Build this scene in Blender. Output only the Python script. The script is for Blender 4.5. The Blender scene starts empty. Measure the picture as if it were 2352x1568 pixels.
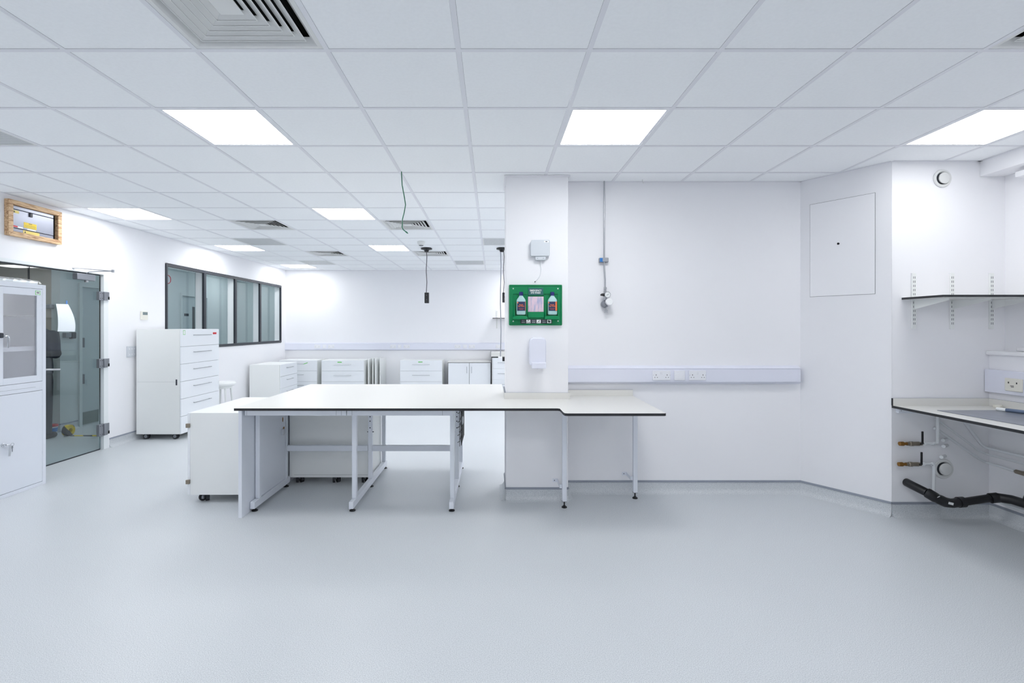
import bpy, bmesh, math, random
from mathutils import Vector, Matrix
random.seed(4)
PI = math.pi
S = bpy.context.scene
COL = S.collection

# ---------------------------------------------------------------- camera, world, exposure
CH = 2.713                      # ceiling height
cam_d = bpy.data.cameras.new('camera')
cam = bpy.data.objects.new('camera', cam_d); COL.objects.link(cam)
cam.location = (0, 0, 1.45); cam.rotation_euler = (PI/2, 0, 0)
cam_d.sensor_width = 36; cam_d.lens = 1136.5/2352*36
cam_d.shift_x = (1176-1131.4)/2352; cam_d.shift_y = -(784-750.4)/2352
cam_d.clip_start = .02
S.camera = cam
S.view_settings.view_transform = 'Standard'
S.view_settings.look = 'None'
S.view_settings.exposure = 1.80
S.view_settings.gamma = 1
S.view_settings.use_curve_mapping = False
W = bpy.data.worlds.new('world'); S.world = W; W.use_nodes = True
W.node_tree.nodes['Background'].inputs[0].default_value = (.8, .9, 1, 1)
W.node_tree.nodes['Background'].inputs[1].default_value = .25
S.cycles.max_bounces = 11; S.cycles.diffuse_bounces = 8; S.cycles.glossy_bounces = 4
S.cycles.transparent_max_bounces = 16; S.cycles.adaptive_threshold = .02
LIGHT_ROOM = 4.7
LIGHT_CORRIDOR = 3.2

# ---------------------------------------------------------------- materials
def lin(c):
    return tuple(((v/255)/12.92 if v/255 <= .04045 else ((v/255+.055)/1.055)**2.4) for v in c)
def mat(name, rgb, rough=.5, metal=0, noise=0, nscale=200, bump=0, coat=0, spec=.5):
    m = bpy.data.materials.new(name); m.use_nodes = True
    nt = m.node_tree; b = nt.nodes['Principled BSDF']
    c = lin(rgb)
    b.inputs['Base Color'].default_value = (*c, 1)
    b.inputs['Roughness'].default_value = rough
    b.inputs['Metallic'].default_value = metal
    b.inputs['Specular IOR Level'].default_value = spec
    if coat: b.inputs['Coat Weight'].default_value = coat
    if noise or bump:
        tc = nt.nodes.new('ShaderNodeTexCoord'); n = nt.nodes.new('ShaderNodeTexNoise')
        n.inputs['Scale'].default_value = nscale; n.inputs['Detail'].default_value = 3
        nt.links.new(tc.outputs['Object'], n.inputs['Vector'])
        if noise:
            r = nt.nodes.new('ShaderNodeValToRGB')
            r.color_ramp.elements[0].position = .35; r.color_ramp.elements[1].position = .65
            r.color_ramp.elements[0].color = (*[v*(1-noise) for v in c], 1)
            r.color_ramp.elements[1].color = (*[min(1, v*(1+noise*.5)) for v in c], 1)
            nt.links.new(n.outputs['Fac'], r.inputs[0]); nt.links.new(r.outputs[0], b.inputs['Base Color'])
        if bump:
            bp = nt.nodes.new('ShaderNodeBump'); bp.inputs['Strength'].default_value = bump
            bp.inputs['Distance'].default_value = .002
            nt.links.new(n.outputs['Fac'], bp.inputs['Height']); nt.links.new(bp.outputs[0], b.inputs['Normal'])
    return m
def glass(name, tint, gloss=.08, rough=0.0):
    m = bpy.data.materials.new(name); m.use_nodes = True; nt = m.node_tree
    nt.nodes.remove(nt.nodes['Principled BSDF'])
    t = nt.nodes.new('ShaderNodeBsdfTransparent'); t.inputs[0].default_value = (*tint, 1)
    g = nt.nodes.new('ShaderNodeBsdfGlossy'); g.inputs['Roughness'].default_value = rough
    f = nt.nodes.new('ShaderNodeFresnel'); ge = nt.nodes.new('ShaderNodeNewGeometry'); mi = nt.nodes.new('ShaderNodeMath')
    mi.operation = 'MULTIPLY_ADD'; mi.inputs[1].default_value = 1/1.45-1.45; mi.inputs[2].default_value = 1.45   # same index from either side of a thin pane
    nt.links.new(ge.outputs['Backfacing'], mi.inputs[0]); nt.links.new(mi.outputs[0], f.inputs[0])
    mx = nt.nodes.new('ShaderNodeMixShader'); mt = nt.nodes.new('ShaderNodeMath'); mt.operation = 'MULTIPLY_ADD'
    mt.inputs[1].default_value = .5; mt.inputs[2].default_value = gloss-.02
    nt.links.new(f.outputs[0], mt.inputs[0]); nt.links.new(mt.outputs[0], mx.inputs[0])
    nt.links.new(t.outputs[0], mx.inputs[1]); nt.links.new(g.outputs[0], mx.inputs[2])
    nt.links.new(mx.outputs[0], nt.nodes['Material Output'].inputs[0])
    return m
def emit(name, rgb, st):
    m = bpy.data.materials.new(name); m.use_nodes = True; nt = m.node_tree
    nt.nodes.remove(nt.nodes['Principled BSDF'])
    e = nt.nodes.new('ShaderNodeEmission'); e.inputs[0].default_value = (*rgb, 1); e.inputs[1].default_value = st
    nt.links.new(e.outputs[0], nt.nodes['Material Output'].inputs[0])
    return m
def wood_mat():
    m = mat('pine', (200, 160, 118), .6); nt = m.node_tree; b = nt.nodes['Principled BSDF']
    tc = nt.nodes.new('ShaderNodeTexCoord'); mp = nt.nodes.new('ShaderNodeMapping'); mp.inputs['Scale'].default_value = (20, 3, 30)
    n = nt.nodes.new('ShaderNodeTexNoise'); n.inputs['Scale'].default_value = 2.2; n.inputs['Detail'].default_value = 6
    n.inputs['Distortion'].default_value = 1.3
    r = nt.nodes.new('ShaderNodeValToRGB'); r.color_ramp.elements[0].color = (*lin((150, 104, 66)), 1); r.color_ramp.elements[1].color = (*lin((222, 190, 150)), 1)
    r.color_ramp.elements[0].position = .3; r.color_ramp.elements[1].position = .6
    nt.links.new(tc.outputs['Object'], mp.inputs[0]); nt.links.new(mp.outputs[0], n.inputs['Vector'])
    nt.links.new(n.outputs['Fac'], r.inputs[0]); nt.links.new(r.outputs[0], b.inputs['Base Color'])
    return m
def floor_mat():
    m = mat('vinyl_floor', (196, 203, 211), .38); nt = m.node_tree; b = nt.nodes['Principled BSDF']
    tc = nt.nodes.new('ShaderNodeTexCoord')
    n = nt.nodes.new('ShaderNodeTexNoise'); n.inputs['Scale'].default_value = 260; n.inputs['Detail'].default_value = 2
    n2 = nt.nodes.new('ShaderNodeTexNoise'); n2.inputs['Scale'].default_value = 1.1; n2.inputs['Detail'].default_value = 4
    r = nt.nodes.new('ShaderNodeValToRGB')
    r.color_ramp.elements[0].position = .33; r.color_ramp.elements[0].color = (*lin((179, 184, 189)), 1)
    r.color_ramp.elements[1].position = .52; r.color_ramp.elements[1].color = (*lin((204, 208, 212)), 1)
    e = r.color_ramp.elements.new(.72); e.color = (*lin((222, 225, 227)), 1)
    r2 = nt.nodes.new('ShaderNodeValToRGB'); r2.color_ramp.elements[0].position = .3; r2.color_ramp.elements[1].position = .7
    r2.color_ramp.elements[0].color = (.34, .34, .34, 1); r2.color_ramp.elements[1].color = (.45, .45, .45, 1)
    nt.links.new(tc.outputs['Object'], n.inputs['Vector']); nt.links.new(tc.outputs['Object'], n2.inputs['Vector'])
    nt.links.new(n.outputs['Fac'], r.inputs[0]); nt.links.new(r.outputs[0], b.inputs['Base Color'])
    nt.links.new(n2.outputs['Fac'], r2.inputs[0]); nt.links.new(r2.outputs[0], b.inputs['Roughness'])
    return m
def grille_mat():
    m = mat('perforated_steel', (205, 208, 210), .5); nt = m.node_tree; b = nt.nodes['Principled BSDF']
    tc = nt.nodes.new('ShaderNodeTexCoord'); w = nt.nodes.new('ShaderNodeTexVoronoi'); w.inputs['Scale'].default_value = 105
    w.inputs['Randomness'].default_value = 0
    r = nt.nodes.new('ShaderNodeValToRGB'); r.color_ramp.interpolation = 'CONSTANT'
    r.color_ramp.elements[0].color = (*lin((78, 82, 84)), 1); r.color_ramp.elements[1].position = .47
    r.color_ramp.elements[1].color = (*lin((205, 208, 210)), 1)
    nt.links.new(tc.outputs['Object'], w.inputs['Vector']); nt.links.new(w.outputs['Distance'], r.inputs[0])
    nt.links.new(r.outputs[0], b.inputs['Base Color'])
    return m
def film_mat():
    m = mat('pink_film', (222, 200, 214), .25); nt = m.node_tree; b = nt.nodes['Principled BSDF']
    tc = nt.nodes.new('ShaderNodeTexCoord'); mp = nt.nodes.new('ShaderNodeMapping'); mp.inputs['Scale'].default_value = (30, 1, 6)
    mp.inputs['Rotation'].default_value = (0, .25, 0)
    n = nt.nodes.new('ShaderNodeTexNoise'); n.inputs['Scale'].default_value = 1.6; n.inputs['Detail'].default_value = 4
    r = nt.nodes.new('ShaderNodeValToRGB'); r.color_ramp.elements[0].color = (*lin((176, 178, 208)), 1); r.color_ramp.elements[1].color = (*lin((226, 202, 216)), 1)
    r.color_ramp.elements[0].position = .36; r.color_ramp.elements[1].position = .52
    nt.links.new(tc.outputs['Object'], mp.inputs[0]); nt.links.new(mp.outputs[0], n.inputs['Vector'])
    nt.links.new(n.outputs['Fac'], r.inputs[0]); nt.links.new(r.outputs[0], b.inputs['Base Color'])
    return m
def hazard_mat():
    m = mat('hazard_tape', (220, 190, 30), .4); nt = m.node_tree; b = nt.nodes['Principled BSDF']
    tc = nt.nodes.new('ShaderNodeTexCoord'); w = nt.nodes.new('ShaderNodeTexWave'); w.inputs['Scale'].default_value = 2.6
    w.bands_direction = 'DIAGONAL'
    r = nt.nodes.new('ShaderNodeValToRGB'); r.color_ramp.interpolation = 'CONSTANT'
    r.color_ramp.elements[0].color = (*lin((25, 25, 25)), 1); r.color_ramp.elements[1].position = .5
    r.color_ramp.elements[1].color = (*lin((230, 200, 30)), 1)
    nt.links.new(tc.outputs['Object'], w.inputs['Vector']); nt.links.new(w.outputs['Fac'], r.inputs[0])
    nt.links.new(r.outputs[0], b.inputs['Base Color'])
    return m
M = dict(
    wall=mat('white_emulsion', (239, 239, 242), .75, bump=.05, nscale=90),
    tile=mat('ceiling_tile', (246, 248, 250), .9, noise=.015, nscale=60),
    tbar=mat('ceiling_grid_white', (229, 230, 235), .45),
    black=mat('void_black', (22, 24, 27), .9),
    shadow=mat('void_shade', (70, 74, 80), .95),  # dark tone painted in as shade: ceiling void, panel gap, vent throat
    floor=floor_mat(),
    cap=mat('cove_cap', (140, 146, 158), .45),
    lam=mat('laminate_white', (222, 221, 217), .32),
    lamcore=mat('laminate_black_core', (30, 32, 36), .4),
    carc=mat('cabinet_white', (234, 236, 235), .42),
    front=mat('drawer_white', (236, 239, 243), .38),
    frame=mat('powder_white', (226, 230, 238), .4),
    gap=mat('joint_grey', (110, 114, 118), .8),
    steel=mat('brushed_steel', (178, 180, 184), .3, .85),
    dsteel=mat('satin_steel', (140, 143, 150), .4, .6),
    chrome=mat('chrome', (215, 217, 220), .12, 1),
    blackp=mat('black_plastic', (24, 25, 29), .45),
    rubber=mat('rubber', (44, 46, 52), .7),
    hub=mat('caster_hub', (132, 136, 144), .5),
    trunk=mat('upvc_trunking', (226, 228, 240), .3),
    sock=mat('socket_white', (236, 237, 242), .25),
    hole=mat('socket_hole', (38, 36, 40), .6),
    upvc=mat('pipe_white', (226, 229, 232), .35),
    brass=mat('brass', (150, 108, 52), .35, .8),
    nickel=mat('tarnished_nickel', (150, 140, 126), .4, .7),
    waste=mat('waste_pipe_black', (20, 20, 24), .38),
    metalcab=mat('enamel_steel', (222, 226, 234), .35),
    winframe=mat('anthracite_frame', (48, 52, 60), .45),
    mull=mat('mullion_white', (228, 232, 234), .4),
    glassg=glass('tinted_glass', (.78, .83, .845), .05),
    glassd=glass('door_glass', (.775, .83, .84), .05),
    glassc=glass('cabinet_glass', (.96, .965, .98), .24),
    film=glass('clear_film', (.93, .95, .96), .12, .4),
    light=emit('light_panel', (.985, .995, 1.0), LIGHT_ROOM),
    light_low=emit('light_panel_low', (.985, .995, 1.0), LIGHT_ROOM*.56),
    clight=emit('added_corridor_panel', (.985, .995, 1.0), LIGHT_CORRIDOR),
    vent=mat('diffuser_white', (222, 223, 222), .4),
    grille=grille_mat(),
    corr=mat('corridor_paint', (205, 212, 212), .7),
    beige=mat('corridor_reflection_brown', (168, 158, 146), .7),  # brownish tone painted in for darkening by reflection
    cdoor=mat('corridor_door_grey', (184, 194, 196), .5),
    kick=mat('kick_plate', (112, 124, 122), .4),
    wood=wood_mat(),
    board=mat('distribution_board_grey', (140, 144, 158), .35, .3),
    yellow=mat('warning_yellow', (232, 200, 24), .5),
    paleyel=mat('warning_pale_yellow', (226, 206, 110), .5),
    red=mat('red_tape', (206, 30, 44), .5),
    green=mat('eyewash_green', (0, 132, 80), .35, spec=.35),
    signbg=mat('sign_dark_teal', (38, 96, 96), .4),
    white=mat('print_white', (240, 242, 242), .5),
    ink=mat('print_dark', (44, 48, 58), .5),
    navy=mat('bottle_cap_navy', (36, 34, 112), .35),
    bottle=mat('bottle_translucent', (168, 204, 204), .22),
    blabel=mat('bottle_label', (40, 48, 86), .4),
    orange=mat('label_orange', (238, 120, 60), .45),
    pink=film_mat(),
    gtape=mat('green_tape', (80, 196, 60), .5),
    gcable=mat('green_cable', (20, 108, 76), .4),
    gcord=mat('grey_cord', (146, 150, 160), .5),
    paper=mat('paper', (232, 238, 242), .7),
    bluetape=mat('blue_tape', (84, 130, 200), .5),
    hazard=hazard_mat(),
    grsheet=mat('grey_sheet', (140, 145, 156), .28, .3, noise=.12, nscale=9),
    cord=mat('dark_cord', (80, 76, 84), .5),
    greybox=mat('grey_box', (206, 212, 218), .4),
    blue=mat('label_blue', (40, 120, 196), .45),
    knobw=mat('knob_white', (240, 241, 243), .3),
    skin=mat('skin', (196, 150, 128), .55), hair=mat('hair', (50, 40, 34), .7),
    jacket=mat('jacket_navy', (40, 46, 60), .8), trousers=mat('trousers_dark', (36, 38, 48), .85),
    shoe=mat('shoe_dark', (34, 28, 30), .5), lips=mat('lips', (168, 100, 92), .5),
    bucketw=mat('bucket_white', (214, 220, 226), .4), foam=mat('wrap_foam', (226, 230, 232), .5, bump=.8, nscale=45),
    beigep=mat('thermostat_beige', (226, 224, 214), .5), lcd=mat('lcd_grey', (120, 134, 136), .3),
    plate=mat('switch_plate_grey', (206, 210, 216), .35),
)

# ---------------------------------------------------------------- mesh helpers
class MB:
    def __init__(s): s.v = []; s.f = []; s.m = []
    def add(s, vs, fs, m=0):
        o = len(s.v); s.v += [tuple(v) for v in vs]
        for k, f in enumerate(fs):
            s.f.append(tuple(i+o for i in f)); s.m.append(m if isinstance(m, int) else m[k])
        return s
    def box(s, x0, x1, y0, y1, z0, z1, m=0):
        return s.add([(x, y, z) for z in (z0, z1) for y in (y0, y1) for x in (x0, x1)],
                     [(0, 2, 3, 1), (4, 5, 7, 6), (0, 1, 5, 4), (2, 6, 7, 3), (0, 4, 6, 2), (1, 3, 7, 5)], m)
    def prism(s, poly, z0, z1, mside=0, mtop=None, mbot=None):
        n = len(poly); a = sum(poly[i][0]*poly[(i+1) % n][1]-poly[(i+1) % n][0]*poly[i][1] for i in range(n))
        if a < 0: poly = poly[::-1]
        vs = [(x, y, z0) for x, y in poly]+[(x, y, z1) for x, y in poly]
        fs = [(i, (i+1) % n, n+(i+1) % n, n+i) for i in range(n)]+[tuple(range(n, 2*n)), tuple(range(n-1, -1, -1))]
        ms = [mside]*n+[mside if mtop is None else mtop, mside if mbot is None else mbot]
        return s.add(vs, fs, ms)
    def xform_prism(s, poly, d0, d1, fn, m=0):          # polygon in (u,v), extruded along w, mapped by fn(u,v,w)
        n = len(poly); vs = [fn(u, v, d0) for u, v in poly]+[fn(u, v, d1) for u, v in poly]
        fs = [(i, (i+1) % n, n+(i+1) % n, n+i) for i in range(n)]+[tuple(range(n, 2*n)), tuple(range(n-1, -1, -1))]
        return s.add(vs, fs, m)
    def tube(s, path, r, n=10, m=0, caps=True):
        P = [Vector(p) for p in path]; rs = r if isinstance(r, (list, tuple)) else [r]*len(P)
        u = None; rings = []
        for i, p in enumerate(P):
            t = (P[min(i+1, len(P)-1)]-P[max(i-1, 0)])
            if t.length < 1e-9: t = P[i]-P[i-1] if i else P[1]-P[0]
            t.normalize()
            if u is None:
                u = Vector((0, 0, 1)).cross(t)
                if u.length < .1: u = Vector((1, 0, 0)).cross(t)
            u = (u-t*u.dot(t)).normalized(); w = t.cross(u)
            rings.append([p+(u*math.cos(2*PI*k/n)+w*math.sin(2*PI*k/n))*rs[i] for k in range(n)])
        vs = [v for R in rings for v in R]; fs = []
        for i in range(len(P)-1):
            for k in range(n): fs.append((i*n+k, i*n+(k+1) % n, (i+1)*n+(k+1) % n, (i+1)*n+k))
        if caps: fs += [tuple(range(n-1, -1, -1)), tuple((len(P)-1)*n+k for k in range(n))]
        return s.add(vs, fs, m)
    def cyl(s, a, b, r, n=16, m=0): return s.tube([a, b], r, n, m)
    def lathe(s, c, prof, n=24, axis='z', m=0):          # prof: (radius, offset along axis)
        c = Vector(c); A = {'z': ((1, 0, 0), (0, 1, 0), (0, 0, 1)), 'y': ((1, 0, 0), (0, 0, 1), (0, -1, 0)), 'x': ((0, 1, 0), (0, 0, 1), (1, 0, 0))}[axis]
        a, b, d = [Vector(q) for q in A]; vs = []; fs = []
        for r, h in prof:
            for k in range(n): vs.append(c+a*(r*math.cos(2*PI*k/n))+b*(r*math.sin(2*PI*k/n))+d*h)
        for i in range(len(prof)-1):
            for k in range(n): fs.append((i*n+k, i*n+(k+1) % n, (i+1)*n+(k+1) % n, (i+1)*n+k))
        fs += [tuple(range(n-1, -1, -1)), tuple((len(prof)-1)*n+k for k in range(n))]
        return s.add(vs, fs, m)
    def build(s, name, mats, parent=None, bevel=0, smooth=True, world=True, origin=None, seg=2):
        if not isinstance(mats, (list, tuple)): mats = [mats]
        vs = [Vector(v) for v in s.v]
        top = parent
        while top is not None and top.parent: top = top.parent
        loc = None
        if top is not None:
            if world:
                I = (Matrix.Translation(top.location) @ top.rotation_euler.to_matrix().to_4x4()).inverted()
                vs = [I @ v for v in vs]
        else:
            if origin is None:
                xs = [v.x for v in vs]; ys = [v.y for v in vs]; zs = [v.z for v in vs]
                origin = ((min(xs)+max(xs))/2, (min(ys)+max(ys))/2, min(zs))
            loc = Vector(origin); vs = [v-loc for v in vs]
        me = bpy.data.meshes.new(name); me.from_pydata([tuple(v) for v in vs], [], s.f)
        for m_ in mats: me.materials.append(m_)
        me.polygons.foreach_set('material_index', s.m)
        bm = bmesh.new(); bm.from_mesh(me); bmesh.ops.recalc_face_normals(bm, faces=bm.faces); bm.to_mesh(me); bm.free()
        if smooth:
            me.polygons.foreach_set('use_smooth', [True]*len(me.polygons)); me.set_sharp_from_angle(angle=math.radians(35))
        me.update()
        o = bpy.data.objects.new(name, me); COL.objects.link(o)
        if parent is not None: o.parent = parent
        else: o.location = loc
        if bevel:
            b = o.modifiers.new('bevel', 'BEVEL'); b.width = bevel; b.segments = seg; b.limit_method = 'ANGLE'
        return o
def tag(o, label, cat, group=None):
    o['label'] = label; o['category'] = cat
    if group: o['group'] = group
    return o
def struct(o): o['kind'] = 'structure'; return o
def thing(name, label, cat, loc=(0, 0, 0), rz=0, group=None):
    o = bpy.data.objects.new(name, None); COL.objects.link(o); o.empty_display_size = .1
    o.location = loc; o.rotation_euler = (0, 0, rz)
    return tag(o, label, cat, group)
def dup(root, loc, label=None, rz=None):
    def cp(o, par):
        c = o.copy(); COL.objects.link(c); c.parent = par
        for ch in list(o.children): cp(ch, c)
        return c
    r = cp(root, None); r.location = loc
    if rz is not None: r.rotation_euler = (0, 0, rz)
    if label: r['label'] = label
    return r
def bx(name, m, dims, parent=None, bevel=0):
    return MB().box(*dims).build(name, m, parent, bevel)
def text_part(name, s_, size, fn, m, parent, extrude=.0006, align='CENTER', weight=0.0):
    cu = bpy.data.curves.new('t', 'FONT'); cu.body = s_; cu.size = size; cu.align_x = align; cu.align_y = 'CENTER'
    cu.extrude = extrude; cu.offset = weight; cu.resolution_u = 3
    ob = bpy.data.objects.new('t', cu); COL.objects.link(ob)
    dg = bpy.context.evaluated_depsgraph_get(); dg.update()
    me = bpy.data.meshes.new_from_object(ob.evaluated_get(dg))
    mb = MB().add([fn(v.co.x, v.co.y, v.co.z) for v in me.vertices], [tuple(p.vertices) for p in me.polygons])
    bpy.data.objects.remove(ob); bpy.data.meshes.remove(me)
    return mb.build(name, m, parent, smooth=False)

# ---------------------------------------------------------------- room shell
XL, YB, YM, XR = -4.617, 11.04, 4.32, 3.917       # left wall, far wall, middle wall, right wall
YF = -3.3                                          # wall behind the camera
DA, DB = (2.687, 4.32), (3.052, 3.784)             # angled wall ends
CY = 3.784                                         # alcove back wall
XRL = 3.796                                        # lower boxed-out right wall face

bx0 = MB().box(-9.2, 5.2, YF-.2, 12.0, -.1, 0)
# coved vinyl skirting returned up every wall foot is part of the floor sheet
def cove(mb, a, b, inward):                        # a->b wall line, inward = unit normal into the room
    a = Vector((*a, 0)); b = Vector((*b, 0)); n = Vector((*inward, 0)).normalized()
    prof = [(.001, .1), (.004, .1), (.004, .045), (.008, .027), (.017, .013), (.03, .004), (.048, .0005), (.048, -.01), (.001, -.01)]
    pts = []
    for p in (a, b):
        for d, h in prof: pts.append(p+n*d+Vector((0, 0, h)))
    k = len(prof)
    mb.add(pts, [(i, (i+1) % k, k+(i+1) % k, k+i) for i in range(k)]+[tuple(range(k)), tuple(range(2*k-1, k-1, -1))])
def cap(name, segs):
    mb = MB()
    for a, b, nrm in segs:
        a = Vector((*a, 0)); b = Vector((*b, 0)); n = Vector((*nrm, 0)).normalized()
        pts = []
        for p in (a, b):
            for d, h in ((.0005, .096), (.009, .096), (.009, .1), (.004, .111), (.0005, .112)): pts.append(p+n*d+Vector((0, 0, h)))
        mb.add(pts, [(i, (i+1) % 5, 5+(i+1) % 5, 5+i) for i in range(5)]+[(0, 1, 2, 3, 4), (9, 8, 7, 6, 5)])
    return struct(mb.build(name, M['cap']))
diag_n = Vector((DB[1]-DA[1], -(DB[0]-DA[0]))).normalized()
left_segs = [((XL, 5.955), (XL, YB), (1, 0)), ((XL, YF), (XL, 3.93), (1, 0))]
back_segs = [((XL, YB), (XR, YB), (0, -1))]
col_segs = [((.111, 4.132), (.631, 4.132), (0, -1)), ((.111, 4.132), (.111, 4.55), (-1, 0)), ((.631, 4.132), (.631, YM), (1, 0))]
mid_segs = [((.631, YM), (DA[0], YM), (0, -1))]
diag_segs = [(DA, DB, diag_n)]
alc_segs = [(DB, (XRL, CY), (0, -1))]
right_segs = [((XRL, CY), (XRL, YF), (-1, 0))]
corr_segs = [((-5.97, 6.83), (-5.97, 7.12), (1, 0)), ((-5.97, 8.15), (-5.97, 9.4), (1, 0)), ((-8.9, 6.83), (-5.97, 6.83), (0, -1))]
for sg in left_segs+back_segs+col_segs+mid_segs+diag_segs+alc_segs+right_segs+corr_segs: cove(bx0, *sg)
struct(bx0.build('floor', M['floor'], origin=(0, 0, 0)))
cap('baseboard_left', left_segs); cap('baseboard_back', back_segs); cap('baseboard_column', col_segs)
cap('baseboard_middle', mid_segs); cap('baseboard_angled', diag_segs); cap('baseboard_alcove', alc_segs)
cap('baseboard_right', right_segs); cap('baseboard_corridor', corr_segs)

T = .13
wl = MB()
WX0, WX1 = XL-T, XL
wl.box(WX0, WX1, YF, 3.98, 0, CH)
wl.box(XL-.05, WX1, 3.98, 5.93, 2.10, CH)
wl.box(XL-.05, WX1, 5.93, 6.18, 0, CH)
wl.box(WX0, WX1, 6.18, 6.975, 0, CH)
wl.box(WX0, WX1, 6.975, 10.81, 0, 1.105)
wl.box(WX0, WX1, 6.975, 10.81, 2.355, CH)
wl.box(WX0, WX1, 10.81, YB, 0, CH)
struct(wl.build('wall_left', M['wall']))
struct(MB().box(-4.747, 4.1, YB, YB+.15, 0, CH).build('wall_back', M['wall']))
struct(MB().prism([(.111, 4.132), (.631, 4.132), (.631, 4.55), (.111, 4.55)], 0, CH).build('wall_column', M['wall'], bevel=.002))
struct(MB().box(.6315, DA[0], YM, YM+.18, 0, CH).build('wall_middle', M['wall']))
struct(MB().prism([DA, DB, (DB[0]+.001, YM+.18), (DA[0], YM+.18)], 0, CH).build('wall_angled', M['wall']))
struct(MB().box(DB[0]+.0015, XR+.2, CY, YM+.18, 0, CH).build('wall_alcove', M['wall']))
rw = MB()
rw.box(XR, XR+.2, YF, CY-.0005, 0, CH)
struct(rw.build('wall_right', M['wall']))
struct(MB().box(XRL, XR-.0005, YF, CY-.0005, 0, 1.235).build('wall_right_lower', M['wall']))
struct(MB().box(3.727, XR-.0005, YF, CY-.0005, 2.60, CH).build('wall_right_bulkhead', M['wall']))
struct(MB().box(XR, XR+.2, YM+.181, YB, 0, CH).build('wall_right_rear', M['wall']))
struct(MB().box(XL-T, XR+.2, YF-.15, YF-.0005, 0, CH).build('wall_front', M['wall']))
# rounded sill ledge running along the right wall, with a slimmer one on top
struct(MB().box(3.765, XR-.001, YF+.01, CY-.001, 1.236, 1.268).build('trim_1', M['wall'], bevel=.012, seg=3))
struct(MB().box(3.86, XR-.001, YF+.01, CY-.13, 1.269, 1.30).build('trim_2', M['wall'], bevel=.012, seg=3))
# shadow bead around the column head
h = MB()
h.box(.098, .644, 4.119, 4.1315, CH-.012, CH-.0005); h.box(.098, .1105, 4.1315, 4.55, CH-.012, CH-.0005); h.box(.6315, .644, 4.1315, YM-.001, CH-.012, CH-.0005)
h.box(.098, .1105, 4.119, 4.14, CH-.092, CH-.012)
struct(h.build('trim_3', M['wall']))
# perimeter ceiling angle
pa = MB()
def ang(a, b, n, w=.022):
    a = Vector((*a, 0)); b = Vector((*b, 0)); n = Vector((*n, 0)).normalized()*w
    pts = [p+q+Vector((0, 0, z)) for z in (CH-.0005, CH+.001) for p, q in ((a, n*0), (b, n*0), (b, n), (a, n))]
    pa.add(pts, [(0, 1, 2, 3), (4, 5, 6, 7), (0, 1, 5, 4), (1, 2, 6, 5), (2, 3, 7, 6), (3, 0, 4, 7)])
for sg in ([((XL, YF), (XL, YB), (1, 0))]+back_segs+mid_segs+diag_segs+alc_segs+[((3.727, CY), (3.727, YF), (-1, 0))]): ang(*sg)
struct(pa.build('trim_4', M['tbar']))

# ---------------------------------------------------------------- suspended ceiling
GX, GY = -.1565, 2.263                              # a grid crossing
def cell(i, r): return GX+i*.6, GY+r*.6
lights = [(i, r) for i in (-7, -3, 1, 5) for r in (-7, -3, 1)] + [(-7, 5), (-3, 5), (-7, 9), (-3, 9), (-7, 13), (1, 5), (1, 9), (1, 13), (5, 9), (5, 13), (5, 5), (3, 7)]  # unseen panels behind column and camera are added to light the room
diffs = [(-2, -1), (4, -1), (-5, 6), (-2, 6), (-5, 10), (-2, 10)]
grilles = [(-6, 8), (-6, 12), (-1, 12), (0, 8), (-6, 1)]
open_cells = set(lights) | set(diffs) | set(grilles)
ce = MB(); gb = MB()
xa, xb, ya, yb = XL, XR, YF, YB
for i in range(-8, 7):
    for r in range(-10, 15):
        if (i, r) in open_cells: continue
        x0, y0 = cell(i, r); X0, X1 = max(x0+.0126, xa), min(x0+.5874, xb); Y0, Y1 = max(y0+.0126, ya), min(y0+.5874, yb)
        if X1-X0 < .005 or Y1-Y0 < .005: continue
        ce.box(X0, X1, Y0, Y1, CH+.0021, CH+.012)
ce.box(xa-.1, xb+.15, ya-.1, yb+.1, CH+.16, CH+.17, 1)  # unseen dark backing blocks light leaks and puts shade into the tile gaps
ceil_o = struct(ce.build('ceiling', [M['tile'], M['shadow']]))
for i in range(-8, 8):
    x = GX+i*.6
    if xa < x < xb: gb.box(x-.012, x+.012, ya, yb, CH+.0002, CH+.0018); gb.box(x-.002, x+.002, ya, yb, CH+.0018, CH+.03)
for r in range(-10, 15):
    y = GY+r*.6
    if ya < y < yb:
        gb.box(xa, xb, y-.012, y+.012, CH+.0001, CH+.0017); gb.box(xa, xb, y-.002, y+.002, CH+.0018, CH+.03)
struct(gb.build('trim_5', M['tbar'], smooth=False))

lp_labels = {
 (-7, 5): 'square ceiling light panel above the glass door, close to the left wall', (-3, 5): 'lit ceiling panel mid room, just left of the hanging green cable',
 (-7, 9): 'square ceiling light panel above the row of black-framed windows', (-3, 9): 'small-looking ceiling light panel just left of the smoke detector',
 (-7, 13): 'farthest ceiling light panel, in the far left corner of the room', (-3, 1): 'large lit ceiling panel at upper left, nearest on the left side',
 (1, 1): 'lit ceiling panel right of centre, in front of the column', (5, 1): 'lit ceiling panel at the right, cut off by the picture edge'}
def light_panel(i, r, label, m, z=CH):
    x, y = cell(i, r); t = thing('ceiling_light_panel', label, 'ceiling light', (x+.3, y+.3, z), 0, 'recessed square light panels')
    fr = MB()
    for a in ((-.287, .287, -.287, -.272), (-.287, .287, .272, .287), (-.287, -.272, -.272, .272), (.272, .287, -.272, .272)): fr.box(*a, .002, .014)
    fr.build('frame', M['tbar'], t, world=False)
    MB().box(-.2718, .2718, -.2718, .2718, .004, .012).build('diffuser', m, t, world=False, smooth=False)
    return t
first = None
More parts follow.
